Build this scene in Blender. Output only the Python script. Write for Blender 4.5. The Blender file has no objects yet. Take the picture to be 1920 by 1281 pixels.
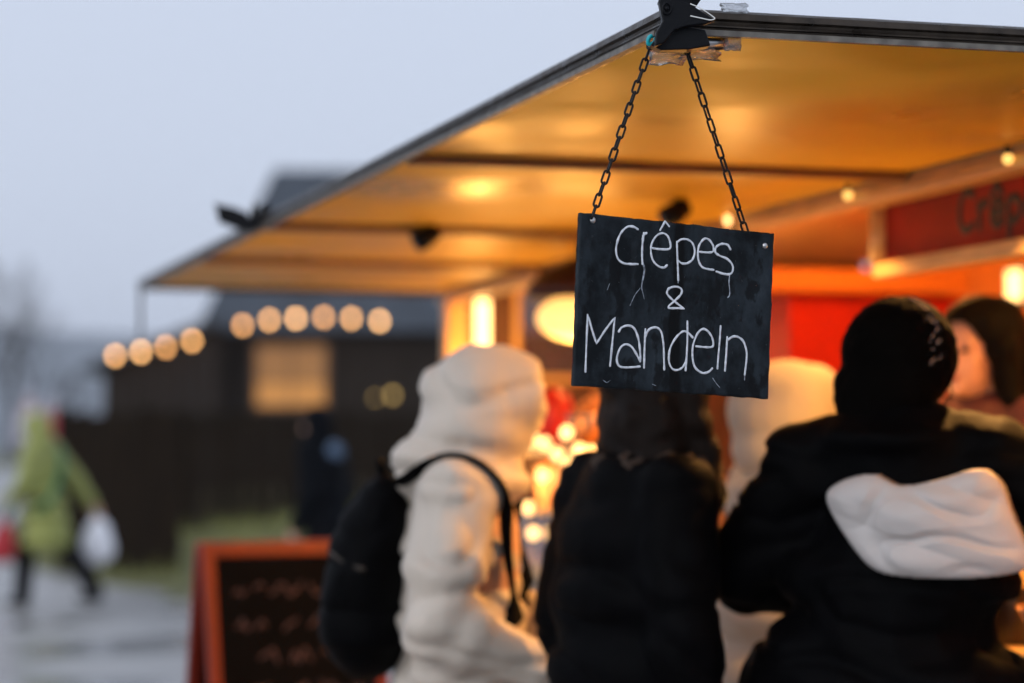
import bpy, bmesh, math, random
from mathutils import Vector, Matrix, Euler, noise
random.seed(7)
R = math.radians
sc = bpy.context.scene
COL = sc.collection

# ------------------------------------------------------------------ camera
FPX, CX, CY, CAMZ = 4533.0, 960.0, 640.5, 1.45
PITCH = math.atan(207.5 / FPX)
cam_d = bpy.data.cameras.new('camera')
cam = bpy.data.objects.new('camera', cam_d)
COL.objects.link(cam)
cam.location = (0, 0, CAMZ)
cam.rotation_euler = (math.pi / 2 + PITCH, 0, 0)
cam_d.sensor_width = 36.0
cam_d.lens = FPX / 1920 * 36
cam_d.clip_start = 0.05
cam_d.clip_end = 6000
cam_d.dof.use_dof = True
cam_d.dof.focus_distance = 3.70
cam_d.dof.aperture_fstop = 1.95
cam_d.dof.aperture_ratio = 1.08
sc.camera = cam

# ------------------------------------------------------------------ world, sun, exposure
SUN_EL, SUN_AZ = 26, 216
w = bpy.data.worlds.new('World')
sc.world = w
w.use_nodes = True
nt = w.node_tree
nt.nodes.clear()
sky = nt.nodes.new('ShaderNodeTexSky')
sky.sky_type = 'NISHITA'
sky.sun_disc = False
sky.sun_elevation = R(SUN_EL)
sky.sun_rotation = R(SUN_AZ)
sky.air_density = 1.0
sky.dust_density = 4.0
bg = nt.nodes.new('ShaderNodeBackground')
mixc = nt.nodes.new('ShaderNodeMix')
mixc.data_type = 'RGBA'
mixc.inputs['Factor'].default_value = 0.9          # an even deck of cloud veils the clear sky
mixc.inputs['B'].default_value = (7.1, 7.85, 9.5, 1)
nt.links.new(sky.outputs[0], mixc.inputs['A'])
nt.links.new(mixc.outputs['Result'], bg.inputs['Color'])
bg.inputs['Strength'].default_value = 0.10
wo = nt.nodes.new('ShaderNodeOutputWorld')
nt.links.new(bg.outputs[0], wo.inputs[0])

sd = bpy.data.lights.new('sun', 'SUN')
sun = bpy.data.objects.new('sun', sd)
COL.objects.link(sun)
sd.energy = 1.1
sd.angle = R(60)
sd.color = (0.95, 0.97, 1.0)
sun.rotation_euler = (R(90 - SUN_EL), 0, R(-36))

sc.view_settings.view_transform = 'Standard'
sc.view_settings.look = 'None'
sc.view_settings.exposure = 0.0
sc.view_settings.gamma = 1.0
cy = sc.cycles
cy.use_denoising = True
try:
    cy.denoiser = 'OPENIMAGEDENOISE'
except Exception:
    pass
cy.use_adaptive_sampling = False
cy.max_bounces = 8
cy.diffuse_bounces = 4
cy.glossy_bounces = 4
cy.transmission_bounces = 6
cy.sample_clamp_indirect = 6
cy.caustics_reflective = False
cy.caustics_refractive = False
cy.volume_bounces = 0

# ------------------------------------------------------------------ measuring helpers
CP, SP = math.cos(PITCH), math.sin(PITCH)


def P(px, py, Y):
    """the point at world distance Y that shows at photograph pixel px, py"""
    a, b = (px - CX) / FPX, -(py - CY) / FPX
    dy, dz = CP - b * SP, SP + b * CP
    t = Y / dy
    return Vector((a * t, Y, CAMZ + dz * t))


ANG = R(16.2)
C1 = P(1240, 20, 3.70)
C1 = Vector((C1.x, C1.y, 0))
NV = Vector((math.cos(ANG), math.sin(ANG), 0))
UV = Vector((-math.sin(ANG), math.cos(ANG), 0))


def S(n, u, z=0.0):
    """stall coordinates: n into the stall, u along its front, z up"""
    return C1 + NV * n + UV * u + Vector((0, 0, z))


def PN(px, py, n):
    """stall u, z of a pixel in the upright plane n"""
    d = P(px, py, 1.0) - Vector((0, 0, CAMZ))
    o = Vector((0, 0, CAMZ))
    t = (n + C1.dot(NV)) / d.dot(NV)
    q = o + d * t
    return (q - C1).dot(UV), q.z


# ------------------------------------------------------------------ materials
MATS = {}


def mat(name, col, rough=0.6, metal=0.0, var=0.15, scale=9.0, bump=0.0, bscale=60.0, emit=None, estr=0.0, spec=0.5,
        trans=0.0, stretch=(1, 1, 1), coat=0.0, col2=None, rvar=0.0, sheen=0.0):
    m = bpy.data.materials.new(name)
    m.use_nodes = True
    t = m.node_tree
    b = t.nodes['Principled BSDF']
    b.inputs['Roughness'].default_value = rough
    b.inputs['Metallic'].default_value = metal
    b.inputs['Specular IOR Level'].default_value = spec
    b.inputs['Transmission Weight'].default_value = trans
    b.inputs['Coat Weight'].default_value = coat
    b.inputs['Sheen Weight'].default_value = sheen
    tc = t.nodes.new('ShaderNodeTexCoord')
    mp = t.nodes.new('ShaderNodeMapping')
    mp.inputs['Scale'].default_value = stretch
    t.links.new(tc.outputs['Object'], mp.inputs['Vector'])
    nz = t.nodes.new('ShaderNodeTexNoise')
    nz.inputs['Scale'].default_value = scale
    nz.inputs['Detail'].default_value = 6
    t.links.new(mp.outputs[0], nz.inputs['Vector'])
    mx = t.nodes.new('ShaderNodeMix')
    mx.data_type = 'RGBA'
    c2 = col2 if col2 else tuple(c * (1 - var) for c in col)
    c1 = col if col2 else tuple(min(1, c * (1 + var)) for c in col)
    mx.inputs['A'].default_value = (*c2, 1)
    mx.inputs['B'].default_value = (*c1, 1)
    rr = t.nodes.new('ShaderNodeMapRange')
    rr.inputs['From Min'].default_value = 0.32
    rr.inputs['From Max'].default_value = 0.68
    t.links.new(nz.outputs[0], rr.inputs['Value'])
    t.links.new(rr.outputs[0], mx.inputs['Factor'])
    t.links.new(mx.outputs['Result'], b.inputs['Base Color'])
    if rvar:
        r2 = t.nodes.new('ShaderNodeMapRange')
        r2.inputs['From Min'].default_value = 0.35
        r2.inputs['From Max'].default_value = 0.65
        r2.inputs['To Min'].default_value = max(0.02, rough - rvar)
        r2.inputs['To Max'].default_value = min(1, rough + rvar)
        t.links.new(nz.outputs[0], r2.inputs['Value'])
        t.links.new(r2.outputs[0], b.inputs['Roughness'])
    if bump:
        n2 = t.nodes.new('ShaderNodeTexNoise')
        n2.inputs['Scale'].default_value = bscale
        n2.inputs['Detail'].default_value = 5
        t.links.new(mp.outputs[0], n2.inputs['Vector'])
        bp = t.nodes.new('ShaderNodeBump')
        bp.inputs['Strength'].default_value = bump
        bp.inputs['Distance'].default_value = 0.01
        t.links.new(n2.outputs[0], bp.inputs['Height'])
        t.links.new(bp.outputs[0], b.inputs['Normal'])
    if emit:
        b.inputs['Emission Color'].default_value = (*emit, 1)
        b.inputs['Emission Strength'].default_value = estr
    MATS[name] = m
    return m


WARM = (1.0, 0.45, 0.11)
M = dict(
    slate=mat('slate', (0.006, 0.007, 0.008), 0.42, var=0.6, scale=14, bump=0.25, bscale=40, rvar=0.14),
    chalk=mat('chalk', (0.84, 0.87, 0.93), 0.85, var=0.3, scale=160, col2=(0.5, 0.54, 0.6)),
    drip=mat('chalk_drip', (0.3, 0.34, 0.4), 0.7, var=0.7, scale=150),
    steel=mat('steel', (0.55, 0.55, 0.55), 0.3, 1.0, bump=0.05),
    chainm=mat('blackened_chain', (0.006, 0.005, 0.005), 0.42, 0.3, bump=0.2, bscale=400, spec=0.3),
    rail=mat('bronze_rail', (0.045, 0.034, 0.025), 0.38, 0.6, var=0.4, scale=25, bump=0.12, bscale=150, rvar=0.12),
    strip=mat('dirty_aluminium', (0.15, 0.135, 0.115), 0.5, 0.3, var=0.4, scale=30, bump=0.1, bscale=120),
    panel=mat('ceiling_laminate', (0.68, 0.42, 0.028), 0.42, var=0.14, scale=1.6, bump=0.03, bscale=14, rvar=0.15, spec=0.16),
    rib=mat('brown_rib', (0.2, 0.1, 0.04), 0.45, var=0.2),
    sheet=mat('grey_roof_sheet', (0.3, 0.31, 0.33), 0.4, var=0.2, scale=5),
    beam=mat('pine_beam', (0.62, 0.4, 0.17), 0.4, var=0.2, scale=6, stretch=(8, 1, 8), coat=0.2),
    red=mat('red_paint', (0.5, 0.018, 0.004), 0.5, spec=0.2, var=0.15, scale=5),
    valred=mat('valance_red', (0.3, 0.018, 0.005), 0.55, spec=0.15, var=0.25, scale=6),
    orange=mat('orange_paint', (0.7, 0.2, 0.02), 0.5, var=0.12, scale=4),
    inner=mat('pale_pine', (0.66, 0.42, 0.16), 0.5, var=0.15, scale=5),
    front=mat('cream_board', (0.7, 0.6, 0.5), 0.5, var=0.1, scale=6),
    floor=mat('grey_boards', (0.12, 0.1, 0.08), 0.7),
    blackpaint=mat('black_lettering', (0.02, 0.008, 0.006), 0.6, var=0.2),
    plastic=mat('black_plastic', (0.002, 0.0025, 0.004), 0.4, spec=0.15, var=0.2, bump=0.1, bscale=120),
    whitepad=mat('white_edge', (0.75, 0.76, 0.74), 0.5),
    teal=mat('teal_plastic', (0.0, 0.36, 0.42), 0.4),
    tape=mat('clear_tape', (0.85, 0.86, 0.88), 0.15, trans=0.85, bump=0.5, bscale=90),
    glass=mat('glass', (0.95, 0.97, 0.97), 0.03, trans=0.95, var=0.01),
    bulb=mat('bulb_glow', (1, 0.7, 0.4), 0.4, emit=(1.0, 0.47, 0.15), estr=11.5),
    bulbb=mat('bulb_glow_paler', (1, 0.7, 0.4), 0.4, emit=(1.0, 0.5, 0.18), estr=13),
    bulbc=mat('bulb_glow_dull', (1, 0.7, 0.4), 0.4, emit=(1.0, 0.44, 0.13), estr=10),
    dimbulb=mat('dim_bulb_glow', (1, 0.7, 0.3), 0.4, emit=(1.0, 0.6, 0.15), estr=1.5),
    lamp=mat('lamp_glow', (1, 0.8, 0.5), 0.4, emit=(1.0, 0.5, 0.12), estr=1.7),
    longtube=mat('long_tube_glow', (1, 0.8, 0.5), 0.4, emit=WARM, estr=110),
    tube=mat('tube_glow', (1, 0.8, 0.5), 0.4, emit=(1.0, 0.56, 0.2), estr=5),
    spark=mat('bulb_and_glint_glow', (1, 0.8, 0.5), 0.4, emit=(1.0, 0.55, 0.2), estr=4),  # small bulbs, and the balls that replace glints
    heater=mat('heater_glow', (1, 0.8, 0.5), 0.4, emit=(1.0, 0.62, 0.22), estr=3.5),
    shade=mat('brown_shade', (0.035, 0.006, 0.003), 0.5),
    cable=mat('black_cable', (0.01, 0.01, 0.01), 0.6),
    slateroof=mat('wet_slate_roof', (0.035, 0.045, 0.06), 0.5, var=0.3, scale=1.5, bump=0.4, bscale=6),
    darkwood=mat('weathered_boards', (0.026, 0.02, 0.016), 0.85, spec=0.1, var=0.35, scale=2, stretch=(6, 6, 0.7)),
    fencew=mat('dark_fence_wood', (0.015, 0.010, 0.006), 0.9, spec=0.03, var=0.4, scale=4, stretch=(5, 5, 0.6), bump=0.2),
    winorange=mat('lit_pane_dim', (0.3, 0.15, 0.05), 0.3, emit=(1.0, 0.36, 0.03), estr=0.12),
    winbright=mat('lit_pane', (0.3, 0.15, 0.05), 0.3, emit=(1.0, 0.4, 0.06), estr=0.4),
    brown=mat('brown_boards', (0.09, 0.04, 0.025), 0.6, var=0.3, scale=4, stretch=(5, 1, 1)),
    frame=mat('window_frame_brown', (0.1, 0.05, 0.025), 0.6),
    skin=mat('skin', (0.62, 0.36, 0.25), 0.5, var=0.06, scale=20),
    eye=mat('eye', (0.03, 0.02, 0.015), 0.2),
    lips=mat('lips', (0.45, 0.16, 0.13), 0.45),
    cream=mat('cream_nylon', (0.52, 0.455, 0.385), 0.55, var=0.06, scale=6, bump=0.25, bscale=30, sheen=0.2),
    whitecoat=mat('off_white_fleece', (0.34, 0.31, 0.26), 0.7, var=0.05, bump=0.2, bscale=80),
    black=mat('black_nylon', (0.001, 0.001, 0.0014), 0.6, var=0.3, bump=0.25, bscale=30, spec=0.035),
    blackwool=mat('black_wool', (0.0015, 0.0012, 0.001), 0.9, var=0.3, bump=0.5, bscale=150, spec=0.03),
    whitepanel=mat('white_nylon', (0.5, 0.47, 0.455), 0.5, var=0.05, bump=0.3, bscale=22),
    hair=mat('dark_brown_hair', (0.006, 0.003, 0.0018), 0.5, var=0.4, scale=30, stretch=(6, 6, 0.6), bump=0.5, bscale=60, spec=0.1),
    blackhair=mat('black_hair', (0.0016, 0.0009, 0.0006), 0.55, var=0.4, scale=30, stretch=(6, 6, 0.6), bump=0.5, bscale=60, spec=0.06),
    fur=mat('brown_fur', (0.03, 0.014, 0.006), 0.8, var=0.5, scale=60, bump=0.9, bscale=120),
    maroon=mat('maroon_knit', (0.07, 0.018, 0.02), 0.8, var=0.3, bump=0.3),
    denim=mat('dark_trousers', (0.004, 0.004, 0.006), 0.8, spec=0.1, var=0.2),
    shoe=mat('black_shoe', (0.008, 0.008, 0.008), 0.5),
    green=mat('lime_raincoat', (0.27, 0.29, 0.075), 0.5, var=0.12, scale=5, bump=0.3, bscale=12),
    greenbag=mat('green_strap', (0.06, 0.22, 0.09), 0.6),
    tealglove=mat('teal_glove', (0.01, 0.13, 0.13), 0.7),
    whitebag=mat('white_carrier', (0.85, 0.86, 0.92), 0.4, var=0.04, bump=0.4, bscale=15),
    redbag=mat('red_fabric', (0.4, 0.012, 0.02), 0.6),
    navy=mat('navy_coat', (0.002, 0.003, 0.005), 0.7, spec=0.06, var=0.2),
    paleblue=mat('pale_blue_scarf', (0.09, 0.14, 0.22), 0.8),
    pink=mat('red_coat', (0.42, 0.04, 0.06), 0.7),
    whitehat=mat('white_hat', (0.5, 0.48, 0.55), 0.8),
    boardred=mat('orange_red_frame', (0.19, 0.014, 0.003), 0.45, var=0.2, scale=10, stretch=(1, 1, 0.3)),
    blackboard=mat('blackboard', (0.003, 0.0025, 0.0025), 0.7, spec=0.04, var=0.3),
    pinkchalk=mat('pink_chalk', (0.12, 0.065, 0.06), 0.9, var=0.4, scale=60),
    almond=mat('sugared_almonds', (0.42, 0.15, 0.04), 0.35, var=0.3, scale=40, coat=0.4),
    copper=mat('copper', (0.75, 0.36, 0.18), 0.25, 1.0, bump=0.06, bscale=30),
    paper=mat('kraft_paper', (0.6, 0.36, 0.2), 0.7),
    redpaper=mat('red_paper', (0.55, 0.01, 0.008), 0.5),
    bark=mat('bark', (0.05, 0.045, 0.04), 0.9, bump=0.4, bscale=20),
    grassm=mat('grass_blades', (0.2, 0.21, 0.06), 0.7, var=0.4, scale=1.2),
    hillm=mat('hill_hazed', (0.13, 0.15, 0.17), 0.9, var=0.4, scale=0.05),  # distance haze partly put into this pale blue-grey
    water=mat('water_drop', (0.9, 0.93, 0.97), 0.02, trans=1.0, var=0.01),
)


# ------------------------------------------------------------------ mesh helpers
class MB:
    def __init__(s):
        s.v, s.f = [], []

    def add(s, vs, fs):
        k = len(s.v)
        s.v += [tuple(q) for q in vs]
        s.f += [tuple(i + k for i in f) for f in fs]
        return s

    def box(s, a, b, X=None):
        x0, y0, z0 = a
        x1, y1, z1 = b
        vs = [Vector(q) for q in ((x0, y0, z0), (x1, y0, z0), (x1, y1, z0), (x0, y1, z0), (x0, y0, z1), (x1, y0, z1), (x1, y1, z1), (x0, y1, z1))]
        if X:
            vs = [X @ q for q in vs]
        return s.add(vs, ((3, 2, 1, 0), (4, 5, 6, 7), (0, 1, 5, 4), (1, 2, 6, 5), (2, 3, 7, 6), (3, 0, 4, 7)))

    def lathe(s, prof, X=None, seg=16):
        """profile of (r, z) from bottom to top, about z"""
        vs, fs = [], []
        for r, z in prof:
            for k in range(seg):
                a = 2 * math.pi * k / seg
                vs.append(Vector((r * math.cos(a), r * math.sin(a), z)))
        n = len(prof)
        for i in range(n - 1):
            for k in range(seg):
                k2 = (k + 1) % seg
                fs.append((i * seg + k, i * seg + k2, (i + 1) * seg + k2, (i + 1) * seg + k))
        fs.append(tuple(reversed(range(seg))))
        fs.append(tuple((n - 1) * seg + k for k in range(seg)))
        if X:
            vs = [X @ q for q in vs]
        return s.add(vs, fs)

    def tube(s, pts, r, seg=10, closed=False, flat=1.0, up=None):
        """tube through pts; r number or list; flat squeezes it along the second axis"""
        pts = [Vector(q) for q in pts]
        n = len(pts)
        rs = r if isinstance(r, (list, tuple)) else [r] * n
        vs, fs = [], []
        ref = Vector(up) if up else None
        prev = None
        for i, q in enumerate(pts):
            if closed:
                t = pts[(i + 1) % n] - pts[i - 1]
            else:
                t = pts[min(i + 1, n - 1)] - pts[max(i - 1, 0)]
            t.normalize()
            if ref:
                b = ref - t * ref.dot(t)
            elif prev is None:
                b = t.orthogonal()
            else:
                b = prev - t * prev.dot(t)
            if b.length < 1e-6:
                b = t.orthogonal()
            b.normalize()
            prev = b
            a = t.cross(b)
            for k in range(seg):
                th = 2 * math.pi * k / seg
                vs.append(q + a * math.cos(th) * rs[i] + b * math.sin(th) * rs[i] * flat)
        m = n if closed else n - 1
        for i in range(m):
            j = (i + 1) % n
            for k in range(seg):
                k2 = (k + 1) % seg
                fs.append((i * seg + k, i * seg + k2, j * seg + k2, j * seg + k))
        if not closed:
            fs.append(tuple(reversed(range(seg))))
            fs.append(tuple((n - 1) * seg + k for k in range(seg)))
        return s.add(vs, fs)

    def ell(s, c, r, rot=None, seg=18, rings=12):
        c = Vector(c)
        if not isinstance(r, (tuple, list)):
            r = (r, r, r)
        Q = Euler(rot).to_matrix() if rot else Matrix.Identity(3)
        vs = [c + Q @ Vector((0, 0, -r[2]))]
        for i in range(1, rings):
            ph = -math.pi / 2 + math.pi * i / rings
            for k in range(seg):
                a = 2 * math.pi * k / seg
                vs.append(c + Q @ Vector((r[0] * math.cos(ph) * math.cos(a), r[1] * math.cos(ph) * math.sin(a), r[2] * math.sin(ph))))
        vs.append(c + Q @ Vector((0, 0, r[2])))
        fs = []
        for k in range(seg):
            fs.append((0, 1 + (k + 1) % seg, 1 + k))
        for i in range(rings - 2):
            for k in range(seg):
                a, b = 1 + i * seg + k, 1 + i * seg + (k + 1) % seg
                fs.append((a, b, b + seg, a + seg))
        top = len(vs) - 1
        base = 1 + (rings - 2) * seg
        for k in range(seg):
            fs.append((top, base + k, base + (k + 1) % seg))
        return s.add(vs, fs)

    def cap(s, p0, r0, p1, r1, seg=12):
        """tapered capsule"""
        p0, p1 = Vector(p0), Vector(p1)
        ax = (p1 - p0).normalized()
        pts, rs = [], []
        for a in (-80, -55, -28):
            pts.append(p0 + ax * r0 * math.sin(R(a)))
            rs.append(r0 * math.cos(R(a)))
        pts.append(p0.copy()); rs.append(r0)
        pts.append(p1.copy()); rs.append(r1)
        for a in (28, 55, 80):
            pts.append(p1 + ax * r1 * math.sin(R(a)))
            rs.append(r1 * math.cos(R(a)))
        return s.tube(pts, rs, seg)

    def mesh(s, name):
        me = bpy.data.meshes.new(name)
        me.from_pydata(s.v, [], s.f)
        me.update()
        return me

    def build(s, name, m=None, parent=None, loc=None, rot=None, smooth=False, bevel=0.0):
        return link(name, s.mesh(name), m, parent, loc, rot, smooth, bevel)


def link(name, me, m=None, parent=None, loc=None, rot=None, smooth=False, bevel=0.0):
    o = bpy.data.objects.new(name, me)
    COL.objects.link(o)
    if m is not None and not me.materials:
        me.materials.append(m if not isinstance(m, str) else M[m])
    if parent:
        o.parent = parent
    if loc is not None:
        o.location = loc
    if rot is not None:
        o.rotation_euler = rot
    if smooth:
        for p in me.polygons:
            p.use_smooth = True
    if bevel:
        b = o.modifiers.new('bevel', 'BEVEL')
        b.width = bevel
        b.segments = 2
        b.limit_method = 'ANGLE'
    return o


def empty(name, loc=(0, 0, 0), rz=0.0):
    o = bpy.data.objects.new(name, None)
    COL.objects.link(o)
    o.location = loc
    o.rotation_euler = (0, 0, rz)
    o.empty_display_size = 0.1
    return o


def tag(o, label, cat, group=None):
    o['label'] = label
    o['category'] = cat
    if group:
        o['group'] = group
    return o


def kind(o, k):
    o['kind'] = k
    return o


def copy_tree(o, parent=None):
    c = o.copy()
    COL.objects.link(c)
    if parent:
        c.parent = parent
    for ch in list(o.children):
        copy_tree(ch, c)
    return c


def remesh(mb, voxel, smooth=4, cut=None, thick=0.0, noise_amp=0.0, noise_scale=8.0, crease=0.0):
    """one continuous skin over overlapping closed shapes"""
    me = mb.mesh('tmp')
    o = bpy.data.objects.new('tmp', me)
    COL.objects.link(o)
    r = o.modifiers.new('r', 'REMESH')
    r.mode = 'VOXEL'
    r.voxel_size = voxel
    if smooth:
        sm = o.modifiers.new('s', 'SMOOTH')
        sm.factor = 0.5
        sm.iterations = smooth
    dg = bpy.context.evaluated_depsgraph_get()
    out = bpy.data.meshes.new_from_object(o.evaluated_get(dg))
    bpy.data.objects.remove(o)
    bpy.data.meshes.remove(me)
    if noise_amp:
        nn = [v.normal.copy() for v in out.vertices]
        for v, n_ in zip(out.vertices, nn):
            v.co += n_ * noise_amp * noise.noise(v.co * noise_scale)
    if crease:
        nn = [v.normal.copy() for v in out.vertices]
        for v, n_ in zip(out.vertices, nn):
            c_ = v.co
            v.co = c_ - n_ * crease * max(0.0, 1 - 4.5 * abs(noise.noise(Vector((c_.x * 4 + 1, c_.y * 4, c_.z * 10 + 2 * c_.x)))))
    if cut:
        bm = bmesh.new()
        bm.from_mesh(out)
        kill = []
        for v in bm.verts:
            for c, rr in cut:
                d = v.co - Vector(c)
                if (d.x / rr[0]) ** 2 + (d.y / rr[1]) ** 2 + (d.z / rr[2]) ** 2 < 1:
                    kill.append(v)
                    break
        bmesh.ops.delete(bm, geom=kill, context='VERTS')
        bm.to_mesh(out)
        bm.free()
    if thick:
        o = bpy.data.objects.new('tmp', out)
        COL.objects.link(o)
        s_ = o.modifiers.new('s', 'SOLIDIFY')
        s_.thickness = thick
        s_.offset = -1
        dg = bpy.context.evaluated_depsgraph_get()
        out2 = bpy.data.meshes.new_from_object(o.evaluated_get(dg))
        bpy.data.objects.remove(o)
        bpy.data.meshes.remove(out)
        out = out2
    for p in out.polygons:
        p.use_smooth = True
    return out


def spline(pts, n=6):
    """Catmull-Rom through 2-D or 3-D points"""
    pts = [Vector(q) for q in pts]
    if len(pts) < 3:
        return pts
    q = [pts[0] * 2 - pts[1]] + pts + [pts[-1] * 2 - pts[-2]]
    out = []
    for i in range(1, len(q) - 2):
        for k in range(n):
            t = k / n
            a, b, c, d = q[i - 1], q[i], q[i + 1], q[i + 2]
            out.append(0.5 * (b * 2 + (c - a) * t + (a * 2 - b * 5 + c * 4 - d) * t * t + (b * 3 - a - c * 3 + d) * t * t * t))
    out.append(pts[-1])
    return out


def stroke(mb, pts2, width, to3, nrm, raise_=0.0006, curve=True, taper=False, jag=0.0):
    """a flat raised pen stroke with rounded ends on a plane: pts2 mapped by to3"""
    p = spline([Vector((a, b)) for a, b in pts2]) if curve else [Vector((a, b)) for a, b in pts2]
    p = [to3(q.x, q.y) for q in p]
    n = len(p)
    rs = []
    for i in range(n):
        f = 1.0
        if taper:
            f = 1 - 0.7 * i / (n - 1)
        f *= 1 + jag * noise.noise(Vector((p[i].x * 90, p[i].z * 90, i * 0.37)))
        rs.append(width / 2 * f)
    t0 = (p[0] - p[1]).normalized() if (p[0] - p[1]).length > 1e-9 else Vector((1, 0, 0))
    t1 = (p[-1] - p[-2]).normalized()
    p = [p[0] + t0 * rs[0] * 0.95, p[0] + t0 * rs[0] * 0.6] + p + [p[-1] + t1 * rs[-1] * 0.6, p[-1] + t1 * rs[-1] * 0.95]
    rs = [rs[0] * 0.25, rs[0] * 0.8] + rs + [rs[-1] * 0.8, rs[-1] * 0.25]
    k = raise_ / (width / 2)
    mb.tube(p, rs, 8, flat=k, up=nrm)


# ------------------------------------------------------------------ ground, path, hill
def sstep(a, b, x):
    t = max(0.0, min(1.0, (x - a) / (b - a)))
    return t * t * (3 - 2 * t)


PATH_EDGE = [(-5, 20.0), (12, 14.0), (16, 8.0), (19, 0.0), (23.7, -3.2), (31, -6.4), (36, -7.6), (45, -9.0), (70, -12.0), (120, -20.0)]


def path_x(y):
    for (y0, x0), (y1, x1) in zip(PATH_EDGE, PATH_EDGE[1:]):
        if y <= y1:
            return x0 + (x1 - x0) * (y - y0) / (y1 - y0)
    return PATH_EDGE[-1][1]


def gz(x, y):
    bank = 0.8 * sstep(1.0, 9.0, x - path_x(y)) * sstep(22, 36, y)
    return bank + 0.8 * sstep(32, 50, y) * (1 - 0.75 * sstep(1.0, 9.0, x - path_x(y))) - 0.04 * 0


def axis(lo, hi, flo, fhi, fine, coarse):
    out, v = [], lo
    while v < hi:
        out.append(v)
        nv = v + (fine if flo <= v < fhi else coarse)
        v = flo if v < flo < nv else nv
    out.append(hi)
    return out


def ground_material():
    m = mat('wet_turf', (0.13, 0.135, 0.04), 0.75, var=0.5, scale=0.9, bump=0.5, bscale=9, col2=(0.07, 0.06, 0.03))
    return m


def wet_material():
    m = bpy.data.materials.new('wet_asphalt')
    m.use_nodes = True
    t = m.node_tree
    b = t.nodes['Principled BSDF']
    tc = t.nodes.new('ShaderNodeTexCoord')
    n1 = t.nodes.new('ShaderNodeTexNoise')
    n1.inputs['Scale'].default_value = 0.55
    n1.inputs['Detail'].default_value = 5
    n2 = t.nodes.new('ShaderNodeTexNoise')
    n2.inputs['Scale'].default_value = 45
    n2.inputs['Detail'].default_value = 4
    for n_ in (n1, n2):
        t.links.new(tc.outputs['Object'], n_.inputs['Vector'])
    rp = t.nodes.new('ShaderNodeMapRange')
    rp.inputs['From Min'].default_value = 0.42
    rp.inputs['From Max'].default_value = 0.58
    t.links.new(n1.outputs[0], rp.inputs['Value'])
    rr = t.nodes.new('ShaderNodeMapRange')
    rr.inputs['To Min'].default_value = 0.48
    rr.inputs['To Max'].default_value = 0.2
    t.links.new(rp.outputs[0], rr.inputs['Value'])
    t.links.new(rr.outputs[0], b.inputs['Roughness'])
    mx = t.nodes.new('ShaderNodeMix')
    mx.data_type = 'RGBA'
    mx.inputs['A'].default_value = (0.32, 0.31, 0.3, 1)
    mx.inputs['B'].default_value = (0.17, 0.17, 0.17, 1)
    t.links.new(rp.outputs[0], mx.inputs['Factor'])
    t.links.new(mx.outputs['Result'], b.inputs['Base Color'])
    bs = t.nodes.new('ShaderNodeMapRange')
    bs.inputs['To Min'].default_value = 0.3
    bs.inputs['To Max'].default_value = 0.05
    t.links.new(rp.outputs[0], bs.inputs['Value'])
    bp = t.nodes.new('ShaderNodeBump')
    bp.inputs['Distance'].default_value = 0.02
    t.links.new(bs.outputs[0], bp.inputs['Strength'])
    t.links.new(n2.outputs[0], bp.inputs['Height'])
    t.links.new(bp.outputs[0], b.inputs['Normal'])
    b.inputs['IOR'].default_value = 1.7
    return m


xs = axis(-1800, 1800, -16, 8, 0.5, 40)
ys = axis(-20, 2600, 14, 56, 0.5, 30)
mb = MB()
nx = len(xs)
vs = [(x, y, gz(x, y)) for y in ys for x in xs]
fs = [(j * nx + i, j * nx + i + 1, (j + 1) * nx + i + 1, (j + 1) * nx + i) for j in range(len(ys) - 1) for i in range(nx - 1)]
mb.add(vs, fs)
kind(mb.build('ground', ground_material(), smooth=True), 'structure')
mb = MB()
vs, fs = [], []
rows = axis(-8, 119, 12, 56, 0.4, 4)
NC = 48
for y in rows:
    xe = path_x(y) + 0.25 * noise.noise(Vector((0, y * 0.7, 0)))
    for i in range(NC + 1):
        q = (i / NC) ** 0.5
        x = -45 + (xe + 45) * q
        vs.append((x, y, gz(x, y) + 0.012))
for j in range(len(rows) - 1):
    for i in range(NC):
        a = j * (NC + 1) + i
        fs.append((a, a + 1, a + NC + 2, a + NC + 1))
mb.add(vs, fs)
kind(mb.build('path', wet_material(), smooth=True), 'structure')

# misty hill far behind
mb = MB()
vs, fs = [], []
A, B = 60, 14
for j in range(B + 1):
    for i in range(A + 1):
        x = -1400 + 2800 * i / A
        y = 1200 + 1000 * j / B
        t = sstep(0, 0.55, j / B)
        h = (82 + 24 * noise.noise(Vector((x * 0.003, 3, 0))) - 0.022 * x) * t + 6 * noise.noise(Vector((x * .02, y * .01, 0))) * t
        vs.append((x, y, h - 0.6))
for j in range(B):
    for i in range(A):
        a = j * (A + 1) + i
        fs.append((a, a + 1, a + A + 2, a + A + 1))
mb.add(vs, fs)
kind(mb.build('hill', M['hillm'], smooth=True), 'structure')

# air
mb = MB().box((-1500, -6, -2), (1500, 2400, 120))
hz = mb.build('haze')
hm = bpy.data.materials.new('haze_air')
hm.use_nodes = True
hm.node_tree.nodes.clear()
pv = hm.node_tree.nodes.new('ShaderNodeVolumePrincipled')
pv.inputs['Color'].default_value = (0.86, 0.91, 1.0, 1)
pv.inputs['Density'].default_value = 0.0003
pv.inputs['Anisotropy'].default_value = 0.1
ho = hm.node_tree.nodes.new('ShaderNodeOutputMaterial')
hm.node_tree.links.new(pv.outputs[0], ho.inputs['Volume'])
hz.data.materials.append(hm)
kind(hz, 'stuff')

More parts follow.
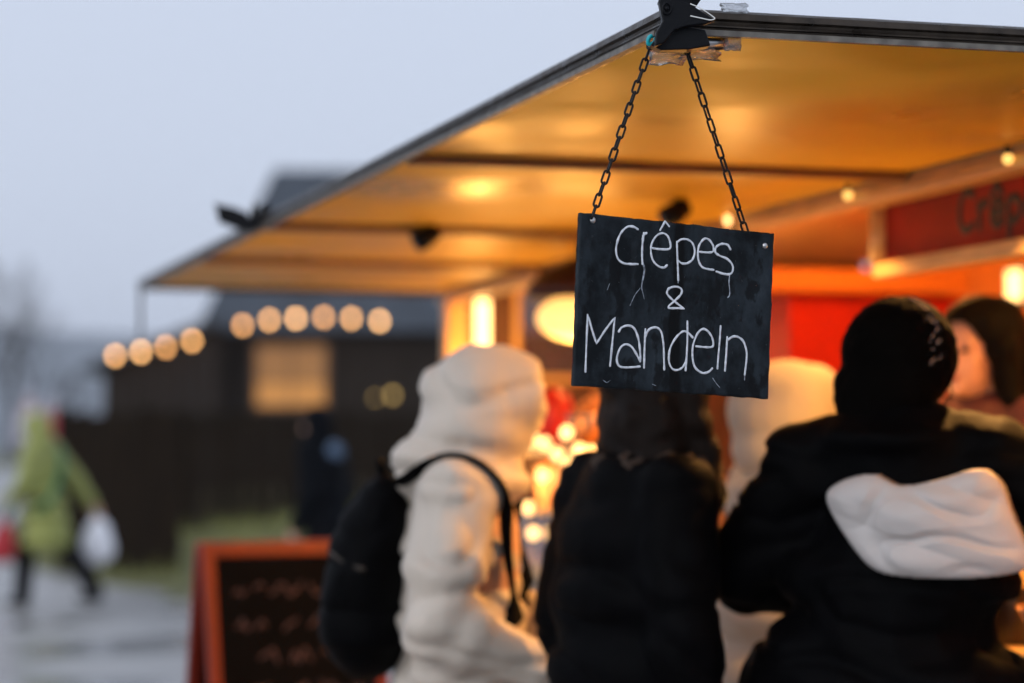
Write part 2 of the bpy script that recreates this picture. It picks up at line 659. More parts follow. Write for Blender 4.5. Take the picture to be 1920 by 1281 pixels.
# rough grass on the bank: stuff
mb = MB()
for k in range(9000):
    y = random.uniform(23, 37)
    x = random.uniform(-8.5, 2.5)
    d = x - path_x(y)
    if d < 0.1:
        continue
    if random.random() > 0.35 + 0.5 * noise.noise(Vector((x * .5, y * .5, 5))) + 0.15 * d:
        continue
    z = gz(x, y) - 0.02
    h = random.uniform(0.1, 0.34)
    a = random.uniform(0, 6.28)
    dx, dy = 0.012 * math.cos(a), 0.012 * math.sin(a)
    lx, ly = random.gauss(0, 0.06), random.gauss(0, 0.06)
    mb.add([(x - dx, y - dy, z), (x + dx, y + dy, z), (x + lx, y + ly, z + h)], [(0, 1, 2)])
kind(mb.build('grass', M['grassm']), 'stuff')


# ------------------------------------------------------------------ market stall
ZT, ZB, ZC = 2.126, 2.099, 2.117
LEN, DEP, ROOM = 6.2, 1.25, 3.2
stall = empty('market_stall', C1, ANG)
tag(stall, 'open crepe stall with long flap roof, pale pine beam, red inside walls and warm lamps', 'market stall')
# flap roof
aw = MB().box((0.012, 0.012, ZC + 0.004), (DEP + 0.05, LEN - 0.012, ZT + 0.004)).build('flap_roof', M['sheet'], stall)
RIBS = [0.0, 1.75, 3.42, 4.7, LEN]
for a, b in zip(RIBS, RIBS[1:]):
    MB().box((0.03, a + 0.02, ZC - 0.002), (DEP - 0.01, b - 0.02, ZC + 0.003)).build('ceiling_panel', M['panel'], aw)
for u in RIBS[1:-1]:
    MB().box((0.03, u - 0.02, ZC - 0.024), (DEP - 0.01, u + 0.022, ZC + 0.002)).build('rib', M['rib'], aw, bevel=0.004)


def rail(length, along):
    """grooved edge rail; along 'y' front or 'x' side, outer face at 0"""
    prof = [(0.0, ZB + 0.008), (0.003, ZB), (0.022, ZB), (0.022, ZT + 0.006), (0.01, ZT + 0.011), (0.002, ZT + 0.006), (0.0, ZT - 0.004), (0.006, ZT - 0.007), (0.008, ZT - 0.013),
            (0.001, ZT - 0.0145), (0.001, ZT - 0.0165), (0.006, ZB + 0.0095), (0.006, ZB + 0.0085)]
    n = len(prof)
    K = max(2, int(length / 0.06))
    vs, fs = [], []
    for k in range(K + 1):
        t = length * k / K
        for i, (a, z) in enumerate(prof):
            j = 0.0008 * noise.noise(Vector((t * 14, z * 60, i)))
            vs.append((a + j, t, z + j) if along == 'y' else (t, a + j, z + j))
    for k in range(K):
        for i in range(n):
            j = (i + 1) % n
            q = (k * n + i, k * n + j, (k + 1) * n + j, (k + 1) * n + i)
            fs.append(q if along == 'y' else tuple(reversed(q)))
    fs.append(tuple(range(n)))
    fs.append(tuple(reversed(range(K * n, K * n + n))))
    return MB().add(vs, fs)


rail(LEN, 'y').build('front_rail', M['rail'], aw)
rail(DEP + 0.05, 'x').build('side_rail', M['rail'], aw, loc=(0.031, 0, 0))
o = rail(DEP, 'x').build('side_rail', M['rail'], aw, loc=(0.031, LEN, 0))
MB().box((-0.002, 0.03, ZB - 0.004), (0.010, LEN - 0.03, ZB + 0.005)).build('rail_strip', M['strip'], aw)
MB().box((0.02, -0.002, ZB - 0.004), (DEP + 0.04, 0.010, ZB + 0.005)).build('rail_strip', M['strip'], aw)
# hinge beam and the bars under it
MB().box((DEP + 0.002, -0.1, 2.098), (DEP + 0.07, LEN, ZT - 0.002)).build('beam', M['beam'], stall, bevel=0.004)
MB().box((DEP - 0.012, -0.1, 2.062), (DEP + 0.07, LEN, 2.095)).build('beam', M['beam'], stall, bevel=0.006)
# far corner pole, corner posts
MB().tube([(0.012, LEN - 0.02, ZB - 0.18), (0.012, LEN - 0.02, ZB)], 0.007, 8).build('tie_strap', M['plastic'], aw, smooth=True)
for (n, u) in ((DEP + 0.05, LEN - 0.05), (DEP + 0.05, -0.05), (ROOM, -0.05), (ROOM, LEN - 0.05)):
    MB().box((n - 0.045, u - 0.045, 0), (n + 0.045, u + 0.045, 2.06)).build('post', M['beam'], stall, bevel=0.005)
# room
MB().box((DEP - 0.02, -0.12, 2.30), (ROOM + 0.1, LEN + 0.1, 2.33)).build('roof', M['sheet'], stall)
k = 0
u = 0.0
while u < LEN - 0.05:
    MB().box((DEP + 0.072, u + 0.003, 2.27), (ROOM - 0.04, min(u + 0.3, LEN - 0.022) - 0.003, 2.29)).build('ceiling_board', M['inner'], stall)
    u += 0.3
MB().box((DEP + 0.015, -0.1, 2.128), (DEP + 0.06, LEN, 2.295)).build('upper_front', M['sheet'], stall)
MB().box((DEP + 0.02, 0, 0.02), (ROOM, LEN, 0.12)).build('stall_floor', M['floor'], stall)
u = 0.0
while u < LEN - 0.05:
    MB().box((ROOM - 0.02, u + 0.004, 0.12), (ROOM + 0.03, min(u + 0.4, LEN) - 0.004, 2.295)).build('back_board', M['orange'], stall)
    u += 0.4
# end walls: far one with a window opening n 1.56..2.76, z 1.74..2.15
W0, W1, WZ0, WZ1 = 1.56, 2.76, 1.74, 2.15
fw = MB()
fw.box((DEP + 0.1, LEN - 0.02, 0.12), (ROOM - 0.05, LEN + 0.03, WZ0))
fw.box((DEP + 0.1, LEN - 0.02, WZ1), (ROOM - 0.05, LEN + 0.03, 2.297))
fw.box((DEP + 0.1, LEN - 0.02, WZ0), (W0, LEN + 0.03, WZ1))
fw.box((W1, LEN - 0.02, WZ0), (ROOM - 0.05, LEN + 0.03, WZ1))
fw.build('end_wall', M['brown'], stall)
wf = MB()
for a, b in (((W0, -.03, WZ0), (W1, .04, WZ0 + .03)), ((W0, -.03, WZ1 - .03), (W1, .04, WZ1)), ((W0, -.03, WZ0 + .03), (W0 + .03, .04, WZ1 - .03)), ((W1 - .03, -.03, WZ0 + .03), (W1, .04, WZ1 - .03)), ((2.2, -.03, WZ0 + .03), (2.23, .04, WZ1 - .03))):
    wf.box((a[0], LEN + a[1], a[2]), (b[0], LEN + b[1], b[2]))
wfo = wf.build('window', M['beam'], stall)
MB().box((W0 + .03, LEN + .002, WZ0 + .03), (2.2, LEN + .006, WZ1 - .03)).build('pane', M['glass'], wfo)
MB().box((2.23, LEN + .002, WZ0 + .03), (W1 - .03, LEN + .006, WZ1 - .03)).build('pane', M['glass'], wfo)
MB().box((DEP + 0.1, -0.06, 0.12), (ROOM - 0.05, -0.02, 2.297)).build('end_wall', M['red'], stall)
# counter
u = 0.0
while u < LEN - 0.01:
    MB().box((DEP + 0.002, u + 0.002, 0.05), (DEP + 0.022, min(u + 0.25, LEN) - 0.002, 1.0)).build('front_board', M['front'], stall)
    u += 0.25
for u in (0.55, 1.65, 2.76, 3.85, 4.95):
    MB().box((DEP - 0.03, u - 0.03, 0.02), (DEP, u + 0.03, 1.0)).build('batten', M['boardred'], stall)
MB().box((DEP - 0.12, -0.02, 1.002), (DEP + 0.42, LEN - 0.1, 1.04)).build('counter_top', M['beam'], stall, bevel=0.006)
# valance with lettering
VN = 1.335
MB().box((VN, 0.0, 1.927), (VN + 0.018, 2.06, 2.097)).build('valance', M['valred'], stall)
val = stall.children[-1]
MB().box((VN - 0.02, 0.0, 1.888), (VN + 0.04, 2.10, 1.925)).build('valance_ledge', M['beam'], stall, bevel=0.004)
MB().tube([(VN, 2.09, 1.93), (VN, 2.09, 2.06)], 0.028, 12).build('valance_end', M['beam'], stall, smooth=True)
LET = {'C': ([[(70, 12), (45, 0), (18, 14), (4, 50), (12, 88), (38, 100), (68, 90)]], 78),
       'r': ([[(8, 40), (10, 70), (10, 100)], [(10, 62), (24, 42), (44, 40)]], 50),
       'e^': ([[(10, 72), (36, 70), (58, 66), (48, 44), (26, 42), (10, 60), (10, 86), (30, 100), (56, 92)], [(8, 24), (30, 2), (54, 22)]], 66),
       'e': ([[(10, 72), (36, 70), (58, 66), (48, 44), (26, 42), (10, 60), (10, 86), (30, 100), (56, 92)]], 66),
       'p': ([[(8, 42), (10, 90), (10, 134)], [(10, 54), (32, 40), (56, 54), (56, 82), (34, 98), (12, 90)]], 66),
       's': ([[(48, 48), (28, 40), (10, 52), (18, 66), (42, 74), (50, 90), (32, 101), (8, 94)]], 58)}
x = 0.0
ku = 0.00106
for ch in ('C', 'r', 'e^', 'p', 'e', 's'):
    strokes, adv = LET[ch]
    mb = MB()
    for s_ in strokes:
        stroke(mb, [(x + a, b) for a, b in s_], 0.022, lambda a, b: Vector((VN - 0.0005, 1.655 - a * ku, 2.058 - b * 0.0009)), (1, 0, 0), 0.0015)
    x += adv + 10
    mb.build('letter', M['blackpaint'], val, smooth=True)
# interior cabinet and shelf
MB().box((1.93, 4.1, 0.12), (2.62, 4.6, 1.985)).build('red_partition', M['red'], stall)
MB().box((2.24, 4.085, 0.3), (2.26, 4.098, 1.9)).build('partition_strip', M['orange'], stall)
MB().box((1.66, 4.0, 1.99), (2.55, 4.62, 2.065)).build('shelf_board', M['orange'], stall, bevel=0.005)
MB().box((2.2, LEN - 0.3, 1.3), (ROOM - 0.05, LEN - 0.03, 1.33)).build('shelf_board', M['inner'], stall)


# ------------------------------------------------------------------ lamps
def glow(parent, loc, watts, rad, colr=(1.0, 0.46, 0.1)):
    d = bpy.data.lights.new('lamp_light', 'POINT')
    d.energy = watts
    d.shadow_soft_size = rad
    d.color = colr
    o = bpy.data.objects.new('lamp_light', d)
    COL.objects.link(o)
    o.parent = parent
    o.location = loc
    return o


def bulb_lamp(n, u, z, r=0.022, label='', m='spark'):
    t = empty('beam_bulb', S(n, u, z), ANG)
    MB().ell((0, 0, 0), r).build('bulb', M[m], t, smooth=True)
    MB().lathe([(0.007, r * 0.8), (0.008, r + 0.008), (0.006, r + 0.016)], None, 10).build('socket', M['cable'], t)
    return tag(t, label, 'bulb', 'bare bulbs along the pine beam')


for px, py, lab in ((1890, 298, 'small bright bulb under the beam above the painted letters at the right'),
                    (1590, 366, 'small bulb under the pine beam beyond the end of the red valance'),
                    (1366, 413, 'small glowing bulb just above the top right corner of the chalkboard sign')):
    u, z = PN(px, py, DEP - 0.03)
    bt = bulb_lamp(DEP - 0.03, u, z, 0.012, lab, 'spark' if px < 1400 else 'dimbulb')
    if px > 1500:                       # added spot light, no reflector there: warms the people below
        sl = bpy.data.lights.new('spot_light', 'SPOT')
        sl.energy = 75 if px > 1800 else 26
        sl.spot_size = R(132)
        sl.spot_blend = 0.5
        sl.shadow_soft_size = 0.02
        sl.color = (1.0, 0.46, 0.12)
        so = bpy.data.objects.new('spot_light', sl)
        COL.objects.link(so)
        so.parent = bt
        so.location = (-0.02, 0, -0.03)
        so.rotation_euler = (0, R(20), 0)
for px, py, lab, m in ((1045, 490, 'round glowing bulb left of the sign, above the pendant lamp', 'spark'),
                       (1014, 497, 'dimmer round bulb at the far left of the row under the beam', 'dimbulb')):
    u, z = PN(px, py, DEP - 0.05)
    bulb_lamp(DEP - 0.05, u, min(z, 2.05), 0.017, lab, m)

t = empty('pendant_lamp', S(1.03, 3.62, 2.10), ANG)
tag(t, 'pendant lamp with dark brown shade and glowing globe, partly behind the sign', 'lamp')
MB().lathe([(0.165, -0.175), (0.16, -0.14), (0.12, -0.095), (0.05, -0.065), (0.02, -0.05)], None, 24).build('lamp_shade', M['shade'], t, smooth=True)
MB().ell((0, 0, -0.235), (0.135, 0.135, 0.075)).build('globe', M['lamp'], t, smooth=True)
MB().tube([(0, 0, -0.06), (0, 0, 0.01)], 0.005).build('cord', M['cable'], t)
glow(t, (0, 0, -0.36), 7, 0.1)
t2 = copy_tree(t)
t2.location = S(1.08, 0.3, 1.9)  # added out of view to light the near flap and coats
MB().tube([(0, 0, 0.0), (0, 0, 0.21)], 0.005).build('cord', M['cable'], t2)
t3 = copy_tree(t)
t3.location = S(1.9, 1.6, 2.265)  # added out of view to light the vendor and coat fronts
t3['label'] = 'added unseen pendant lamp with dark shade inside the stall behind the painted valance, past the right edge'
for ch in t3.children:
    if ch.type == 'LIGHT':
        ch.data = ch.data.copy()
        ch.data.energy = 12
for ch in t2.children:
    if ch.type == 'LIGHT':
        ch.data = ch.data.copy()
        ch.data.energy = 3
t2['label'] = 'added unseen pendant lamp with dark shade near the end of the flap, just past the right edge'

t = empty('hanging_tube_lamp', S(1.13, 2.58, 2.10), ANG)
tag(t, 'slim upright glowing lamp hanging over the counter right behind the chalkboard', 'lamp')
MB().lathe([(0.02, -0.44), (0.03, -0.43), (0.03, -0.25), (0.02, -0.24)], None, 14).build('glass_tube', M['tube'], t, smooth=True)
glow(t, (0.0, 0.0, -0.52), 8.5, 0.07)
MB().lathe([(0.022, -0.238), (0.022, -0.2), (0.006, -0.19), (0.006, 0.0)], None, 12).build('lamp_holder', M['cable'], t)

t = empty('post_lamp', S(1.40, LEN - 0.12, 1.62), ANG)
tag(t, 'tall glowing tube lamp upright on the far corner post, above the cream hood', 'lamp')
MB().tube([(0, 0, 0.03), (0, 0, 0.45)], 0.03, 14).build('glass_tube', M['tube'], t, smooth=True)
MB().lathe([(0.036, 0), (0.036, 0.028)], None, 12).build('end_cap', M['strip'], t)
MB().lathe([(0.036, 0.452), (0.036, 0.48)], None, 12).build('end_cap', M['strip'], t)

glow(t, (-0.06, -0.12, 0.1), 9, 0.07)
t = empty('wall_heater', S(ROOM - 0.06, PN(1902, 535, ROOM - 0.06)[0], PN(1902, 535, ROOM - 0.06)[1]), ANG)
tag(t, 'small glowing lamp with paired upright tubes on the orange back wall at right edge', 'wall lamp')
MB().box((0.02, -0.075, -0.075), (0.045, 0.075, 0.075)).build('back_plate', M['strip'], t, bevel=0.004)
for k in range(2):
    MB().tube([(0, -0.03 + 0.06 * k, -0.055), (0, -0.03 + 0.06 * k, 0.055)], 0.017, 10).build('glass_tube', M['heater'], t, smooth=True)

for k, (u, lab) in enumerate(((1.0, 'long tube lamp inside the stall behind the painted red valance'), (3.1, 'long tube lamp on the stall ceiling above the dark-haired vendor side'), (5.0, 'long tube lamp at the far end of the stall ceiling'))):
    t = empty('ceiling_tube_lamp', S(1.75, u, 2.205), ANG)
    tag(t, lab, 'tube lamp', 'tube lamps inside the stall')
    MB().box((-0.04, -0.62, 0.02), (0.04, 0.62, 0.058)).build('fitting', M['strip'], t, bevel=0.004)
    MB().tube([(0, -0.58, -0.005), (0, 0.58, -0.005)], 0.02, 12).build('glass_tube', M['longtube'], t, smooth=True)

# small dark spotlights under the flap
for (n, u, lab) in ((0.49, 3.36, 'small black unlit spotlight under the second rib of the flap'), (0.94, 2.47, 'small black unlit spotlight under the flap above the chalkboard sign')):
    t = empty('spotlight', S(n, u, ZC - 0.03), ANG)
    tag(t, lab, 'spotlight', 'black spotlights under the flap')
    MB().lathe([(0.006, 0.0), (0.02, 0.012), (0.02, 0.026)], None, 12).build('bracket', M['plastic'], t, smooth=True)
    X = Matrix.Rotation(R(60), 4, 'Y')
    MB().lathe([(0.03, -0.055), (0.031, -0.02), (0.022, 0.02), (0.008, 0.028)], X, 16).build('lamp_body', M['plastic'], t, smooth=True)

# ------------------------------------------------------------------ the hanging chalkboard
SX, SY, SZ, SROLL, SPITCH, SYAW, SWID, SHGT = 0.2516, 3.68, 1.6699, 0.0446, 0.0064, R(30), 0.356, 0.2591
SM = Matrix.Rotation(SYAW, 4, 'Z') @ Matrix.Rotation(SPITCH, 4, 'X') @ Matrix.Rotation(SROLL, 4, 'Y')
sign = empty('hanging_sign', (SX, SY, SZ))
sign.rotation_euler = SM.to_euler()
tag(sign, 'black chalkboard reading Crêpes & Mandeln hanging on two chains from the flap corner', 'chalkboard sign')
SMI = (Matrix.Translation((SX, SY, SZ)) @ SM).inverted()
O_L = SMI @ Vector((0, 0, CAMZ))


def on_sign(px, py, y=0.0):
    d = SMI.to_3x3() @ (P(px, py, 1.0) - Vector((0, 0, CAMZ)))
    t = (y - O_L.y) / d.y
    return O_L + d * t


# board: a thick slate with a slightly chipped outline
TH = 0.011
NB = 56
vs, fs = [], []
hw, hh = SWID / 2, SHGT / 2
out = []
for k in range(NB):
    out.append((-hw + SWID * k / NB, -hh))
for k in range(NB // 2):
    out.append((hw, -hh + SHGT * k / (NB // 2)))
for k in range(NB):
    out.append((hw - SWID * k / NB, hh))
for k in range(NB // 2):
    out.append((-hw, hh - SHGT * k / (NB // 2)))
n = len(out)
rings = [(0.004, 0.0), (0.0012, 0.0004), (0.0, 0.002), (0.0002, TH - 0.002), (0.002, TH)]
for inset, y in rings:
    for i, (x, z) in enumerate(out):
        j = 0.0013 * noise.noise(Vector((x * 55, z * 55, 1.7))) + 0.0008 * noise.noise(Vector((x * 160, z * 160, 9 + y * 90)))
        fx, fz = (1 - (inset + j) / hw), (1 - (inset + j) / hh)
        vs.append((x * fx, y, z * fz))
for r_ in range(len(rings) - 1):
    for i in range(n):
        j = (i + 1) % n
        fs.append((r_ * n + i, r_ * n + j, (r_ + 1) * n + j, (r_ + 1) * n + i))
fs.append(tuple(reversed(range(n))))
fs.append(tuple(range((len(rings) - 1) * n, len(rings) * n)))


def board_material():
    m = bpy.data.materials.new('wet_chalkboard')
    m.use_nodes = True
    t = m.node_tree
    b = t.nodes['Principled BSDF']
    tc = t.nodes.new('ShaderNodeTexCoord')
    L = t.links.new

    def nz(scale, stretch=(1, 1, 1), det=6, rough=0.6):
        mp = t.nodes.new('ShaderNodeMapping')
        mp.inputs['Scale'].default_value = stretch
        L(tc.outputs['Object'], mp.inputs['Vector'])
        q = t.nodes.new('ShaderNodeTexNoise')
        q.inputs['Scale'].default_value = scale
        q.inputs['Detail'].default_value = det
        q.inputs['Roughness'].default_value = rough
        L(mp.outputs[0], q.inputs['Vector'])
        return q.outputs[0]

    def rng(v, a, b_, c=0.0, d=1.0):
        q = t.nodes.new('ShaderNodeMapRange')
        for i_, x_ in (('From Min', a), ('From Max', b_), ('To Min', c), ('To Max', d)):
            q.inputs[i_].default_value = x_
        L(v, q.inputs['Value'])
        return q.outputs[0]

    def mixc_(f, A_, B_):
        q = t.nodes.new('ShaderNodeMix')
        q.data_type = 'RGBA'
        L(f, q.inputs['Factor'])
        for s_, v in (('A', A_), ('B', B_)):
            if isinstance(v, tuple):
                q.inputs[s_].default_value = (*v, 1)
            else:
                L(v, q.inputs[s_])
        return q.outputs['Result']

    def math_(op, a, b_):
        q = t.nodes.new('ShaderNodeMath')
        q.operation = op
        q.use_clamp = True
        for i_, v in enumerate((a, b_)):
            if isinstance(v, (int, float)):
                q.inputs[i_].default_value = v
            else:
                L(v, q.inputs[i_])
        return q.outputs[0]

    haze_f = rng(nz(11, (1, 1, 0.8), 8, 0.68), 0.42, 0.74)              # wiped chalk dust
    c = mixc_(haze_f, (0.004, 0.0062, 0.0082), (0.034, 0.046, 0.058))
    scr = rng(nz(30, (1.0, 1, 0.06), 3), 0.62, 0.72)         # vertical run marks
    c = mixc_(math_('MULTIPLY', scr, 0.3), c, (0.045, 0.055, 0.065))
    speck = rng(nz(210, (1, 1, 0.8), 2), 0.68, 0.76)
    c = mixc_(math_('MULTIPLY', speck, 0.5), c, (0.06, 0.07, 0.08))
    # wet streak down the middle and blotches
    sep = t.nodes.new('ShaderNodeSeparateXYZ')
    L(tc.outputs['Object'], sep.inputs[0])
    ad = t.nodes.new('ShaderNodeMath')
    ad.operation = 'MULTIPLY_ADD'
    L(nz(9, (0.6, 1, 1), 4), ad.inputs[0])
    ad.inputs[1].default_value = 0.05
    ad.inputs[2].default_value = -0.025
    s1 = t.nodes.new('ShaderNodeMath')
    s1.operation = 'ADD'
    L(sep.outputs[0], s1.inputs[0])
    L(ad.outputs[0], s1.inputs[1])
    ab = t.nodes.new('ShaderNodeMath')
    ab.operation = 'ABSOLUTE'
    L(s1.outputs[0], ab.inputs[0])
    streak = rng(ab.outputs[0], 0.007, 0.013, 1.0, 0.0)
    blot = rng(nz(18, (1.3, 1, 0.8), 5), 0.54, 0.6)
    wet = math_('MAXIMUM', streak, math_('MULTIPLY', blot, 0.8))
    c = mixc_(wet, c, (0.002, 0.0025, 0.003))
    L(c, b.inputs['Base Color'])
    rgh = math_('ADD', math_('MULTIPLY', wet, -0.25), rng(nz(40), 0.3, 0.7, 0.4, 0.6))
    L(rgh, b.inputs['Roughness'])
    b.inputs['Specular IOR Level'].default_value = 0.12
    bp = t.nodes.new('ShaderNodeBump')
    bp.inputs['Strength'].default_value = 0.22
    bp.inputs['Distance'].default_value = 0.003
    L(nz(70, (1, 1, 1), 8, 0.65), bp.inputs['Height'])
    L(bp.outputs[0], b.inputs['Normal'])
    return m


MB().add(vs, fs).build('board', board_material(), sign)
for px, py in ((1111, 413), (1434, 461)):
    q = on_sign(px, py)
    X = Matrix.Translation(q) @ Matrix.Rotation(R(90), 4, 'X')
    MB().lathe([(0.0048, -0.001), (0.005, 0.0008), (0.0038, 0.0028), (0.0015, 0.0036)], X, 16).build('screw', M['steel'], sign, smooth=True)


def crop(a, b):
    return on_sign(1020 + a / 3.05, 360 + b / 3.05, -0.0002)


mb = MB()
WR = [
    [(537, 214), (510, 199), (475, 201), (440, 235), (418, 290), (412, 340), (425, 385), (455, 408), (495, 413), (537, 413)],
    [(572, 236), (563, 300), (561, 360), (563, 412)], [(563, 270), (571, 245), (586, 236)],
    [(622, 322), (665, 328), (718, 325), (722, 290), (705, 250), (675, 236), (640, 255), (615, 300), (612, 350), (625, 395), (655, 425), (685, 433), (703, 420)],
    [(760, 285), (762, 350), (765, 420), (768, 505)], [(762, 287), (785, 272), (820, 272), (850, 295), (862, 340), (850, 385), (820, 408), (790, 409), (768, 394)],
    [(885, 342), (925, 346), (965, 342), (968, 310), (945, 275), (918, 268), (890, 300), (880, 345), (885, 395), (905, 430), (940, 442), (970, 446)],
    [(1066, 328), (1050, 303), (1015, 298), (985, 315), (980, 345), (1005, 365), (1050, 385), (1078, 420), (1078, 455), (1060, 471), (1025, 468), (985, 455)],
    [(800, 668), (768, 643), (725, 608), (704, 580), (712, 555), (740, 543), (770, 545), (788, 562), (780, 590), (745, 625), (714, 653), (718, 665), (760, 665), (797, 667)],
    [(428, 798), (445, 775), (480, 765), (515, 780), (540, 840), (550, 920), (550, 970)], [(550, 970), (530, 930), (500, 885), (465, 872), (435, 895), (417, 950), (425, 990), (450, 1003), (500, 1003), (548, 999)],
    [(580, 785), (575, 900), (572, 1005)], [(577, 832), (600, 788), (640, 775), (670, 800), (683, 870), (686, 950), (688, 1015)],
    [(820, 740), (820, 850), (815, 950), (810, 1020)], [(850, 832), (820, 803), (790, 800), (750, 840), (720, 900), (715, 970), (735, 1012), (765, 1018), (795, 1000), (815, 960)],
    [(870, 883), (920, 888), (965, 883), (962, 835), (935, 795), (905, 785), (875, 815), (852, 880), (850, 950), (865, 1005), (905, 1035), (940, 1030), (962, 1010)],
    [(1010, 768), (1005, 850), (997, 940), (992, 1010)],
    [(1048, 830), (1042, 930), (1035, 1022)], [(1050, 847), (1080, 828), (1110, 830), (1140, 855), (1158, 910), (1158, 960), (1148, 1045)],
]
LETTERS = [(0,), (1, 2), (3, 'hat'), (4, 5), (6,), (7,), (8,), ('M',), (9, 10), (11, 12), (13, 14), (15,), (16,), (17, 18)]
SHARP = {'hat': [(664, 219), (693, 168), (716, 197)], 'M': [(237, 1027), (243, 860), (250, 700), (275, 790), (300, 868), (350, 790), (405, 718), (392, 850), (378, 995)]}
for group_ in LETTERS:
    mb = MB()
    for g_ in group_:
        if isinstance(g_, int):
            stroke(mb, WR[g_], 0.00345, crop, (0, 1, 0), 0.0007, jag=0.38)
        else:
            s_ = SHARP[g_]
            fine = []
            for (a, b), (c, d) in zip(s_, s_[1:]):
                for k in range(5):
                    fine.append((a + (c - a) * k / 5, b + (d - b) * k / 5))
            fine.append(s_[-1])
            stroke(mb, fine, 0.0033, crop, (0, 1, 0), 0.0007, curve=False, jag=0.38)
    mb.build('letter', M['chalk'], sign, smooth=True)
mb = MB()
for s_, wd in (([(566, 405), (574, 440), (570, 480), (561, 520), (559, 550), (566, 580), (573, 612)], 0.0034), ([(1062, 472), (1058, 520), (1062, 560), (1061, 590), (1050, 605)], 0.0018), ([(768, 500), (767, 520)], 0.002),
               ([(965, 1065), (985, 1095), (1005, 1118)], 0.0011), ([(1148, 1040), (1147, 1075)], 0.0016), ([(375, 525), (362, 560)], 0.0006), ([(620, 1100), (640, 1108)], 0.001), ([(340, 1078), (360, 1090), (378, 1078)], 0.0009),
               ([(552, 548), (520, 590), (492, 650)], 0.0009)):
    stroke(mb, s_, wd, crop, (0, 1, 0), 0.0004, jag=0.6, taper=wd > 0.0025)
kind(mb.build('chalk_drips', M['drip'], sign, smooth=True), 'stuff')
mb = MB()
rd = random.Random(3)
for k in range(230):
    x, z = rd.uniform(-hw + .006, hw - .006), rd.uniform(-hh + .006, hh - .006)
    if rd.random() > 0.4 + 0.8 * noise.noise(Vector((x * 20, z * 20, 4))):
        continue
    r_ = rd.choice((0.0005, 0.0007, 0.0009, 0.0013))
    mb.ell((x, 0.0002, z), (r_, r_ * 0.5, r_ * rd.uniform(1, 1.5)), None, 8, 6)
kind(mb.build('water_drops', M['water'], sign, smooth=True), 'stuff')

# chains
LINK_P, WIRE = 0.0212, 0.00185


def link_mesh():
    L, W = LINK_P + 2 * WIRE, 0.0128
    a, r_ = (LINK_P + WIRE) / 2 - W / 2 + WIRE, W / 2 - WIRE
    pts = []
    for k in range(9):
        th = math.pi * k / 8
        pts.append((r_ * math.cos(th), 0, a + r_ * math.sin(th)))
    for k in range(9):
        th = math.pi + math.pi * k / 8
        pts.append((r_ * math.cos(th), 0, -a + r_ * math.sin(th)))
    return MB().tube(pts, WIRE, 8, closed=True).mesh('chain_link')


LM = link_mesh()
LM.materials.append(M['chainm'])
for p in LM.polygons:
    p.use_smooth = True
for top, bot, yy, off, twist in ((P(1223, 76, 3.712), (1113, 399), -0.001, 0.0, 20), (P(1284, 84, 3.725), (1397, 431), 0.006, 0.35, 68)):
    tl = SMI @ top
    bl = on_sign(bot[0], bot[1], yy)
    bl.z = min(bl.z, hh + 0.004)
    d = bl - tl
    N_ = round(d.length / LINK_P)
    ax = d.normalized()
    e1 = ax.cross(Vector((0, 1, 0))).normalized()
    e2 = ax.cross(e1)
    cx = empty('chain', (0, 0, 0))
    cx.parent = sign
    for k in range(N_ + 1):
        c_ = tl + d * ((k + 0.25) / (N_ + 0.3))
        tw = R(twist + 90 * (k % 2) + rd.uniform(-14, 14))
        xa = e1 * math.cos(tw) + e2 * math.sin(tw)
        ya = ax.cross(xa)
        sag = Vector((0, 0, 0))
        mtx = Matrix((xa, ya, ax)).transposed().to_4x4()
        o = link('chain_link', LM, None, cx)
        o.matrix_local = Matrix.Translation(c_ + sag) @ mtx

